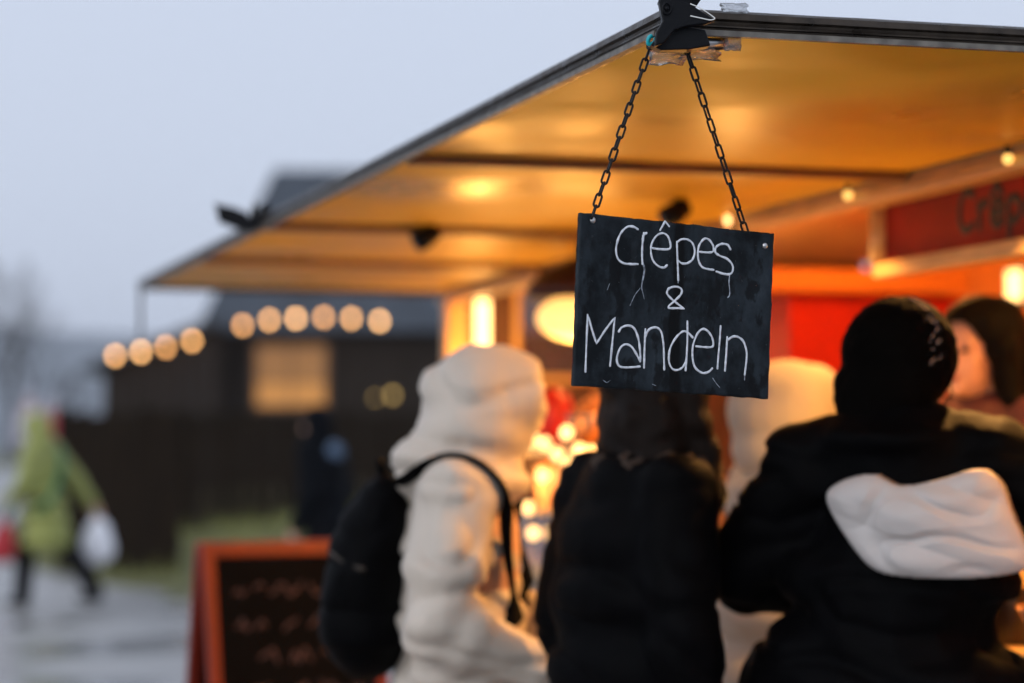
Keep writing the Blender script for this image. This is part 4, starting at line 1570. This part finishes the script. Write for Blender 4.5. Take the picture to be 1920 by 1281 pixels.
Fm = Matrix.Translation((pF.x, pF.y, gz(pF.x, pF.y))) @ Matrix.Rotation(R(68), 4, 'Z')
hR = Fm @ (jF['wrR'] + (jF['wrR'] - jF['elR']).normalized() * .09)
hL = Fm @ (jF['wrL'] + Vector((0, .06, -.12)))
carrier('carrier_bag', hR, 'whitebag', 'full white carrier bag hanging from the green raincoat\'s right hand', .17, .52)
carrier('carrier_bag', hL, 'redbag', 'dark red bag in the teal-gloved hand at the left edge', .13, .46)

# G: dark figure by the fence
pG = P(618, 848, 17.0)
tG, jG, kG = person((pG.x, pG.y), gz(pG.x, pG.y), R(62), 'dark figure in navy coat walking with head bowed between the fence and the cream coat',
                    dict(kneeL=(-.1, .12, .5), ankL=(-.1, .2, .09), kneeR=(.1, -.06, .5), ankR=(.1, -.26, .12)), 1.78, voxel=0.013, lean=R(8))
mb = MB()
for z, rx, ry, y in ((.8, .22, .17, 0), (.95, .22, .17, .01), (1.1, .22, .165, .03), (1.25, .215, .15, .05), (1.4, .19, .12, .065)):
    mb.ell((0, y, z * kG), (rx, ry, .12))
mb.ell(jG['chest'], (.21, .155, .24))
mb.cap(jG['shL'], .088, jG['shR'], .088)
for s in 'RL':
    mb.cap(jG['sh' + s], .088, jG['el' + s], .075)
    mb.cap(jG['el' + s], .075, jG['wr' + s], .058)
link('coat', remesh(mb, 0.016, 4, noise_amp=.008), M['navy'], tG)
mb = MB()
hc = jG['head']
mb.ell(hc + Vector((0, -.01, .045)), (.1, .115, .1))
mb.ell(hc + Vector((0, -.03, -.03)), (.1, .11, .12))
mb.ell(hc + Vector((0, .05, -.11)), (.08, .07, .06))
link('cap', remesh(mb, 0.013, 3), M['navy'], tG)
mb = MB()
mb.ell(hc + Vector((.0, -.15, -.2)), (.1, .06, .07))
link('hood', remesh(mb, 0.013, 3), M['paleblue'], tG)

# H: two far walkers on the rise
for (px, py, m1, m2, lab, Hh) in ((58, 738, 'whitehat', 'whitehat', 'far walker in a white hat and pale coat, just above the green hood', 1.72), (100, 752, 'whitehat', 'pink', 'far walker in a red coat at the left end of the fence', 1.6)):
    q = P(px, py, 46.0)
    z0 = q.z - Hh
    zg = gz(q.x, 46.0)
    tt, jj, kk = person((q.x, 46.0), zg, R(170), lab, {}, min(2.0, max(1.55, q.z - zg)), voxel=0.02, group='far walkers beyond the fence')
    mb = MB()
    for z, rx, ry in ((.75, .22, .17), (.95, .22, .17), (1.15, .21, .16), (1.32, .19, .14)):
        mb.ell((0, 0, z * kk), (rx, ry, .14))
    for s in 'RL':
        mb.cap(jj['sh' + s], .085, jj['el' + s], .075)
        mb.cap(jj['el' + s], .075, jj['wr' + s], .055)
    link('coat', remesh(mb, .022, 3), M[m2], tt)
    mb = MB()
    mb.ell(jj['head'] + Vector((0, -.01, .05)), (.12, .13, .12))
    link('hat', remesh(mb, .018, 2), M[m1], tt)

# ------------------------------------------------------------------ things on the counter
def jar(n, u, z, r, h, content, lab):
    t = empty('glass_jar', S(n, u, z), ANG)
    tag(t, lab, 'jar', 'glass jars on the counter')
    MB().lathe([(r * .9, 0), (r, .01), (r, h * .75), (r * .8, h * .88), (r * .8, h)], None, 18).build('glass', M['glass'], t, smooth=True)
    MB().lathe([(r * .86, .006), (r * .9, .02), (r * .9, h * .6), (r * .6, h * .66)], None, 16).build('contents', M[content], t, smooth=True)
    MB().lathe([(r * .85, h + .002), (r * .88, h + .02), (r * .5, h + .03)], None, 16).build('lid', M['steel'], t, smooth=True)


CT = 1.042
jar(1.22, 3.05, CT, .07, .2, 'almond', 'jar of almonds on the counter next to the white-hooded person')
jar(1.24, 5.25, CT, .075, .24, 'almond', 'jar of almonds at the far end of the counter beside the cream coat')
jar(1.22, 1.2, CT, .06, .17, 'paper', 'jar at the near end of the counter by the beanie person\'s arm')


def heap_bowl(n, u, z, r, lab, m='copper', seed=1):
    t = empty('copper_pan', S(n, u, z), ANG)
    tag(t, lab, 'pan', 'copper pans of almonds on the counter')
    MB().lathe([(r * .6, 0), (r * .85, .02), (r, .09), (r * 1.03, .1), (r * .97, .098), (r * .8, .03), (r * .1, .022)], None, 24).build('pan', M[m], t, smooth=True)
    mb = MB()
    rr = random.Random(seed)
    for k in range(150):
        a, q = rr.uniform(0, 6.28), r * .9 * math.sqrt(rr.random())
        mb.ell((q * math.cos(a), q * math.sin(a), .085 + .07 * (1 - (q / r) ** 2) + rr.uniform(-.01, .01)), (.011, .007, .006), (rr.random() * 3, rr.random() * 3, rr.random() * 3), 7, 5)
    mb.lathe([(r * .9, .06), (r * .85, .085), (r * .5, .125), (r * .1, .14)], None, 16)
    kind(mb.build('almonds', M['almond'], t, smooth=True), 'stuff')
    MB().tube(spline([(r, 0, .08), (r + .04, 0, .12), (r + .06, 0, .1), (r + .03, 0, .06)]), .008, 8).build('handle', M[m], t, smooth=True)


hl = empty('fill_lamp', S(1.2, 1.72, CT), ANG)  # added unseen lamp, warms the front of the cream coat
tag(hl, 'small added fill lamp on the counter, unseen behind the black puffer jacket', 'lamp')
MB().lathe([(.06, 0), (.06, .012), (.012, .02), (.01, .2)], None, 16).build('stand', M['copper'], hl, smooth=True)
MB().ell((0, 0, .245), .05, None, 14, 10).build('globe', M['lamp'], hl, smooth=True)
glow(hl, (-.09, 0, .26), 5, .05)
# display case
uA, zA = PN(1060, 900, DEP - .02)
dc = empty('display_case', S(1.2, 4.15, CT), ANG)
tag(dc, 'low wooden display case with glass front full of almond bags on the counter', 'display case')
MB().box((-.12, -.5, 0), (.3, .5, .03)).build('base', M['beam'], dc)
MB().box((-.12, -.5, .40), (.3, .5, .425)).build('top', M['beam'], dc)
MB().box((-.12, -.5, .205), (.28, .5, .22)).build('shelf', M['inner'], dc)
for x_, y_ in ((-.12, -.5), (-.12, .475), (.275, -.5), (.275, .475)):
    MB().box((x_, y_, .031), (x_ + .025, y_ + .025, .399)).build('corner_post', M['beam'], dc)
MB().box((-.115, -.472, .032), (-.112, .472, .204)).build('front_pane', M['glass'], dc)
k = 0
for y_ in (-.3, -.06, .2, .4):
    for lev, zz in enumerate((.03, .222)):
        t = empty('paper_bag', S(1.2 + .02, 4.15 + y_, CT + zz + .002), ANG + R(random.uniform(-20, 20)))
        nm = ('lower', 'upper')[lev]
        tag(t, 'small paper bag of almonds on the %s shelf of the display case' % nm, 'bag', 'paper bags on the %s shelf of the display case' % nm)
        MB().lathe([(.034, 0), (.045, .03), (.05, .1), (.046, .135)], None, 8).build('bag', M['paper' if (k % 3) else 'redpaper'], t)
        MB().ell((0, 0, .132), (.044, .044, .022), None, 10, 6).build('almonds', M['almond'], t)
        k += 1
heap_bowl(1.2, 3.9, CT + .427, .12, 'copper pan heaped with almonds on top of the display case', seed=4)
heap_bowl(1.28, 2.2, CT, .17, 'copper pan of almonds on the counter behind the reaching arm', seed=5)
heap_bowl(1.24, .8, CT, .19, 'copper pan of almonds at the near end of the counter', seed=6)
t = tag(MB().lathe([(.02, 0), (.06, .02), (.075, .1), (.06, .17), (.02, .2)], None, 10).build('red_bag', M['redpaper'], None, S(1.2, 4.45, CT + .427), smooth=True), 'bulging red bag on top of the display case, right of the cream hood', 'bag')
# added glowing balls round the case stand in for glints on metal and glass
fl = empty('glint_balls', S(1.06, 4.15, CT), ANG)
tag(fl, 'small round glow balls added in place of glints along the front of the counter display', 'glint balls')
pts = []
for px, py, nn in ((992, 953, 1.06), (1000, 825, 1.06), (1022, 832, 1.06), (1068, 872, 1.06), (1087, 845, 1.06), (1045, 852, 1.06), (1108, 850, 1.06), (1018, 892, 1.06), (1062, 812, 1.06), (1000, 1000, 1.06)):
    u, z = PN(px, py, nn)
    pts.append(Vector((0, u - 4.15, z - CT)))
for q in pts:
    MB().ell(q, .019, None, 12, 8).build('bulb', M['spark'], fl, smooth=True)  # each ball glows in place of a glint
MB().tube(spline(sorted(pts, key=lambda q: -q.y)), .003, 6).build('cable', M['cable'], fl)  # added to join the balls
glow(fl, (-.03, .35, .36), 11, .03)  # added warm fill over the counter goods
glow(fl, (-.03, -.6, .3), 5, .03)  # second added fill, towards the near end
# added lantern, its glow stands in for warm highlights near the white hood
u, z = PN(1392, 832, 1.05)
t = empty('glint_lantern', S(1.12, u, z - .1), ANG)
tag(t, 'small lit glass lantern by the white-hooded person\'s hands', 'lantern')
MB().lathe([(.03, 0), (.04, .01), (.04, .015)], None, 12).build('base', M['copper'], t)
MB().lathe([(.034, .016), (.036, .1), (.03, .13)], None, 14).build('glass', M['glass'], t, smooth=True)
MB().ell((0, 0, .06), (.012, .012, .026), None, 10, 8).build('flame', M['spark'], t, smooth=True)

# ------------------------------------------------------------------ A-board
ab = empty('a_frame_chalkboard', P(372, 1019, 7.6) * 1.0, R(30))
ab.location.z = 0
tag(ab, 'orange-red framed A-board chalkboard standing on the wet ground by the backpack', 'chalkboard')
TOPZ, WB = 1.165, 0.62


def leaf(sgn):
    X = Matrix.Translation((0, 0.02 * sgn, TOPZ)) @ Matrix.Rotation(R(9 * sgn), 4, 'X')
    f = MB()
    f.box((0, -.012, -TOPZ - .03), (.042, .012, 0), X)
    f.box((WB - .042, -.012, -TOPZ - .03), (WB, .012, 0), X)
    f.box((.043, -.012, -.045), (WB - .043, .012, 0), X)
    f.box((.043, -.012, -1.05), (WB - .043, .012, -.99), X)
    fo = f.build('frame', M['boardred'], ab, bevel=.004)
    MB().box((.038, -.005, -.992), (WB - .038, .005, -.04), X).build('panel', M['blackboard'], ab)
    return X


X0 = leaf(-1)
leaf(1)
mb = MB()
rd = random.Random(21)
for row in range(8):
    zz = -.13 - row * .105
    x_ = .1
    while x_ < WB - .12:
        wl = rd.uniform(.03, .11)
        p_ = []
        q = 0
        while q < wl:
            p_.append((x_ + q, zz - rd.uniform(0, .045)))
            q += rd.uniform(.008, .018)
        if len(p_) > 2:
            stroke(mb, p_, .006, lambda a, b: X0 @ Vector((a, -.0056, b)), X0.to_3x3() @ Vector((0, 1, 0)), .001)
        x_ += wl + rd.uniform(.02, .06)
kind(mb.build('chalk_writing', M['pinkchalk'], ab, smooth=True), 'stuff')

# ------------------------------------------------------------------ fences
def fence(a, b, ztop, lab, seed, posts=True):
    t = empty('plank_fence', (a.x, a.y, 0))
    tag(t, lab, 'fence')
    rr = random.Random(seed)
    d = b - a
    L_ = d.length
    ang = math.atan2(d.y, d.x)
    t.rotation_euler = (0, 0, ang)
    x_ = 0.0
    base = None
    while x_ < L_:
        wq = rr.uniform(.1, .14)
        q = a + d * (x_ / L_)
        zb = gz(q.x, q.y) - .05
        zt = ztop + rr.uniform(-.05, .03)
        mb = MB()
        X = Matrix.Translation((x_ + wq / 2, 0, 0)) @ Matrix.Rotation(rr.uniform(-.012, .012), 4, 'Y')
        mb.box((-wq / 2 + .005, -.012 + rr.uniform(-.004, .004), zb), (wq / 2 - .005, .012, zt), X)
        mb.build('plank', M['fencew'], t)
        x_ += wq
    zb = min(gz((a + d * f).x, (a + d * f).y) for f in (0, .5, 1))
    for z_ in (zb + .35, ztop - .3):
        MB().box((0, .02, z_), (L_, .06, z_ + .09)).build('cross_rail', M['fencew'], t)
    x_ = 0.05
    while x_ < L_:
        MB().box((x_ - .06, .03, zb - .3), (x_ + .06, .15, ztop + .06)).build('fence_post', M['fencew'], t)
        x_ += 2.2


pa, pb = P(108, 772, 30.0), P(338, 772, 28.6)
fence(Vector((pa.x, 30.0, 0)), Vector((pb.x, 28.6, 0)), pa.z, 'dark plank fence panel behind the green raincoat', 3)
pa, pb = P(330, 772, 37.0), P(1150, 772, 37.0)
fence(Vector((pa.x, 37.0, 0)), Vector((pb.x, 37.0, 0)), pa.z, 'dark plank fence on the grass bank in front of the hut', 4)

# ------------------------------------------------------------------ hut with lit window
HY = 46.0
hx0, hx1 = P(408, 600, HY).x, 5.0
lx0 = P(205, 680, HY).x
ze = P(410, 606, HY).z
zr = P(515, 318, HY + 3.5).z
zg = 0.15
hut = empty('wooden_hut', (0, HY, 0))
tag(hut, 'dark timber house with a tall slate roof and an orange lit window beyond the fence', 'house')
wl0, wl1 = P(474, 640, HY).x, P(618, 640, HY).x
wz0, wz1 = P(474, 768, HY).z, P(474, 642, HY).z
x_ = hx0
while x_ < hx1:
    wq = .26
    x2 = min(x_ + wq, hx1)
    m_ = MB()
    if x2 <= wl0 or x_ >= wl1:
        m_.box((x_ + .004, 0, zg), (x2 - .004, .04, ze))
    else:
        m_.box((x_ + .004, 0, zg), (x2 - .004, .04, wz0))
        m_.build('wall_board', M['darkwood'], hut)
        m_ = MB()
        m_.box((x_ + .004, 0, wz1), (x2 - .004, .04, ze))
    m_.build('wall_board', M['darkwood'], hut)
    x_ += wq
MB().box((hx0, .05, zg), (hx1, .15, ze)).build('wall', M['darkwood'], hut)
MB().box((hx0 - .01, .16, zg), (hx0 + .1, 7, ze)).build('wall', M['darkwood'], hut)
rx0, rx1 = P(515, 318, HY + 3.5).x, hx1 - 1
ov = .35
roof_v = [(hx0 - ov, -ov, ze - .15), (hx1 + ov, -ov, ze - .15), (hx1 + ov, 7.3, ze - .15), (hx0 - ov, 7.3, ze - .15), (rx0, 3.5, zr), (rx1, 3.5, zr)]
MB().add(roof_v, [(0, 1, 5, 4), (1, 2, 5), (2, 3, 4, 5), (3, 0, 4), (3, 2, 1, 0)]).build('roof', M['slateroof'], hut)
wn = MB()
for a, b in (((wl0, wz0), (wl1, wz0 + .08)), ((wl0, wz1 - .08), (wl1, wz1)), ((wl0, wz0 + .08), (wl0 + .08, wz1 - .08)), ((wl1 - .08, wz0 + .08), (wl1, wz1 - .08)), ((wl0 + .08, wz0 + .5), (wl1 - .08, wz0 + .53)), (((wl0 + wl1) / 2 - .015, wz0 + .08), ((wl0 + wl1) / 2 + .015, wz0 + .5)), (((wl0 + wl1) / 2 - .015, wz0 + .53), ((wl0 + wl1) / 2 + .015, wz1 - .08))):
    wn.box((a[0], -.03, a[1]), (b[0], .03, b[1]))
wno = wn.build('window', M['frame'], hut)
xm = (wl0 + wl1) / 2
for a, b in ((wl0 + .08, xm - .015), (xm + .015, wl1 - .08)):
    MB().box((a, .0, wz0 + .08), (b, .012, wz0 + .5)).build('pane', M['winbright'], wno)
    MB().box((a, .0, wz0 + .53), (b, .012, wz1 - .08)).build('pane', M['winorange'], wno)
# lean-to on the left
lt = empty('lean_to_shed', (0, HY - .6, 0))
tag(lt, 'low boarded shed with a sloping roof against the left end of the dark house', 'shed')
zl, zh = P(205, 688, HY - .6).z, P(405, 612, HY - .6).z
x_ = lx0
while x_ < hx0 + .14:
    x2 = min(x_ + .25, hx0 + .15)
    f0, f1 = min(1, (x_ - lx0) / (hx0 - lx0)), min(1, (x2 - lx0) / (hx0 - lx0))
    v = [(x_ + .004, 0, .5), (x2 - .004, 0, .5), (x2 - .004, 0, zl + (zh - zl) * f1), (x_ + .004, 0, zl + (zh - zl) * f0)]
    v += [(a, .05, c) for a, b, c in v]
    MB().add(v, [(0, 1, 2, 3), (7, 6, 5, 4), (0, 4, 5, 1), (1, 5, 6, 2), (2, 6, 7, 3), (3, 7, 4, 0)]).build('wall_board', M['darkwood'], lt)
    x_ += .25
MB().box((lx0, .06, .4), (lx0 + .1, 5, zl - .02)).build('wall', M['darkwood'], lt)
v = [(lx0 - .4, -.3, zl - .12), (hx0 - .02, -.3, zh + .03), (hx0 - .02, 5.2, zh + .03), (lx0 - .4, 5.2, zl - .12)]
v += [(a, b, c + .12) for a, b, c in v]
MB().add(v, [(3, 2, 1, 0), (4, 5, 6, 7), (0, 1, 5, 4), (1, 2, 6, 5), (2, 3, 7, 6), (3, 0, 4, 7)]).build('roof', M['slateroof'], lt)

# festoon along the eaves
fs_ = empty('festoon_lights', (0, HY - 1.2, 0))
tag(fs_, 'string of ten round amber festoon bulbs along the eaves of the dark house', 'festoon lights')
pts = []
for px, py in ((216, 667), (264, 660), (311, 651), (360, 639), (408, 622), (455, 610), (505, 600), (555, 597), (607, 595), (659, 597), (712, 602)):
    q = P(px, py, HY - 1.2)
    pts.append(Vector((q.x, 0, q.z)))
for i, q in enumerate(pts):
    if i == 4:
        continue
    MB().ell(q, .056, None, 14, 10).build('bulb', M[('bulb', 'bulbb', 'bulbc')[(i * 7) % 3]], fs_, smooth=True)
    MB().lathe([(.025, .05), (.028, .11), (.012, .125)], Matrix.Translation(q), 10).build('socket', M['cable'], fs_)
MB().tube(spline([q + Vector((0, 0, .12)) for q in pts] + [pts[-1] + Vector((.8, 0, .3))], 3), .01, 6).build('cable', M['cable'], fs_)
# two dim lanterns on the fence side
for px, py, m_, lab in ((736, 741, 'dimbulb', 'faint amber lantern near the fence, right one of two'), (704, 746, 'dimbulb', 'fainter amber lantern near the fence, left one of two')):
    q = P(px, py, 44.5)
    t = empty('wall_lantern', (q.x, 44.5, q.z))
    tag(t, lab, 'lantern', 'amber lanterns on the dark house')
    rr_ = .06 if px > 720 else .035
    MB().ell((0, 0, 0), rr_, None, 12, 8).build('globe', M[m_], t, smooth=True)
    MB().box((-.02, .0, .07), (.02, 1.5, .1)).build('bracket', M['cable'], t)

# ------------------------------------------------------------------ bare trees at left
def bare_tree(loc, h, seed, lab):
    t = empty('bare_tree', loc)
    tag(t, lab, 'tree', 'bare trees in the mist')
    rr = random.Random(seed)
    tr = MB()
    tr.tube([(0, 0, -.3), (.05, 0, h * .25), (.0, .05, h * .45)], [h * .022, h * .016, h * .012], 8)
    tr.build('trunk', M['bark'], t, smooth=True)
    cr = MB()

    def grow(p, d, l, r, n_):
        q = p + d * l
        mid = p.lerp(q, .5) + Vector((rr.gauss(0, l * .05), rr.gauss(0, l * .05), 0))
        cr.tube([p, mid, q], [r, r * .8, r * .6], 5)
        if n_ <= 0:
            return
        for _ in range(rr.choice((2, 3, 3))):
            nd = (d + Vector((rr.gauss(0, .45), rr.gauss(0, .45), rr.uniform(-.05, .35)))).normalized()
            grow(p.lerp(q, rr.uniform(.55, 1)), nd, l * rr.uniform(.6, .8), r * .58, n_ - 1)
    for k_ in range(4):
        grow(Vector((0, 0, h * (.3 + .05 * k_))), Vector((rr.gauss(0, .4), rr.gauss(0, .4), 1)).normalized(), h * .24, h * .009, 4)
    cr.build('crown', M['bark'], t)


for px, Y, h, sd_, lab in ((22, 170, 14.5, 5, 'tall bare tree in the mist at the left edge'), (52, 190, 12.5, 8, 'smaller bare tree right of the tall one in the mist'), (-30, 160, 14, 12, 'bare tree half cut by the left edge'), (125, 230, 9, 15, 'far faint bare tree above the fence end')):
    q = P(px, 848, Y)
    bare_tree((q.x, Y, gz(q.x, Y) - .1), h, sd_, lab)
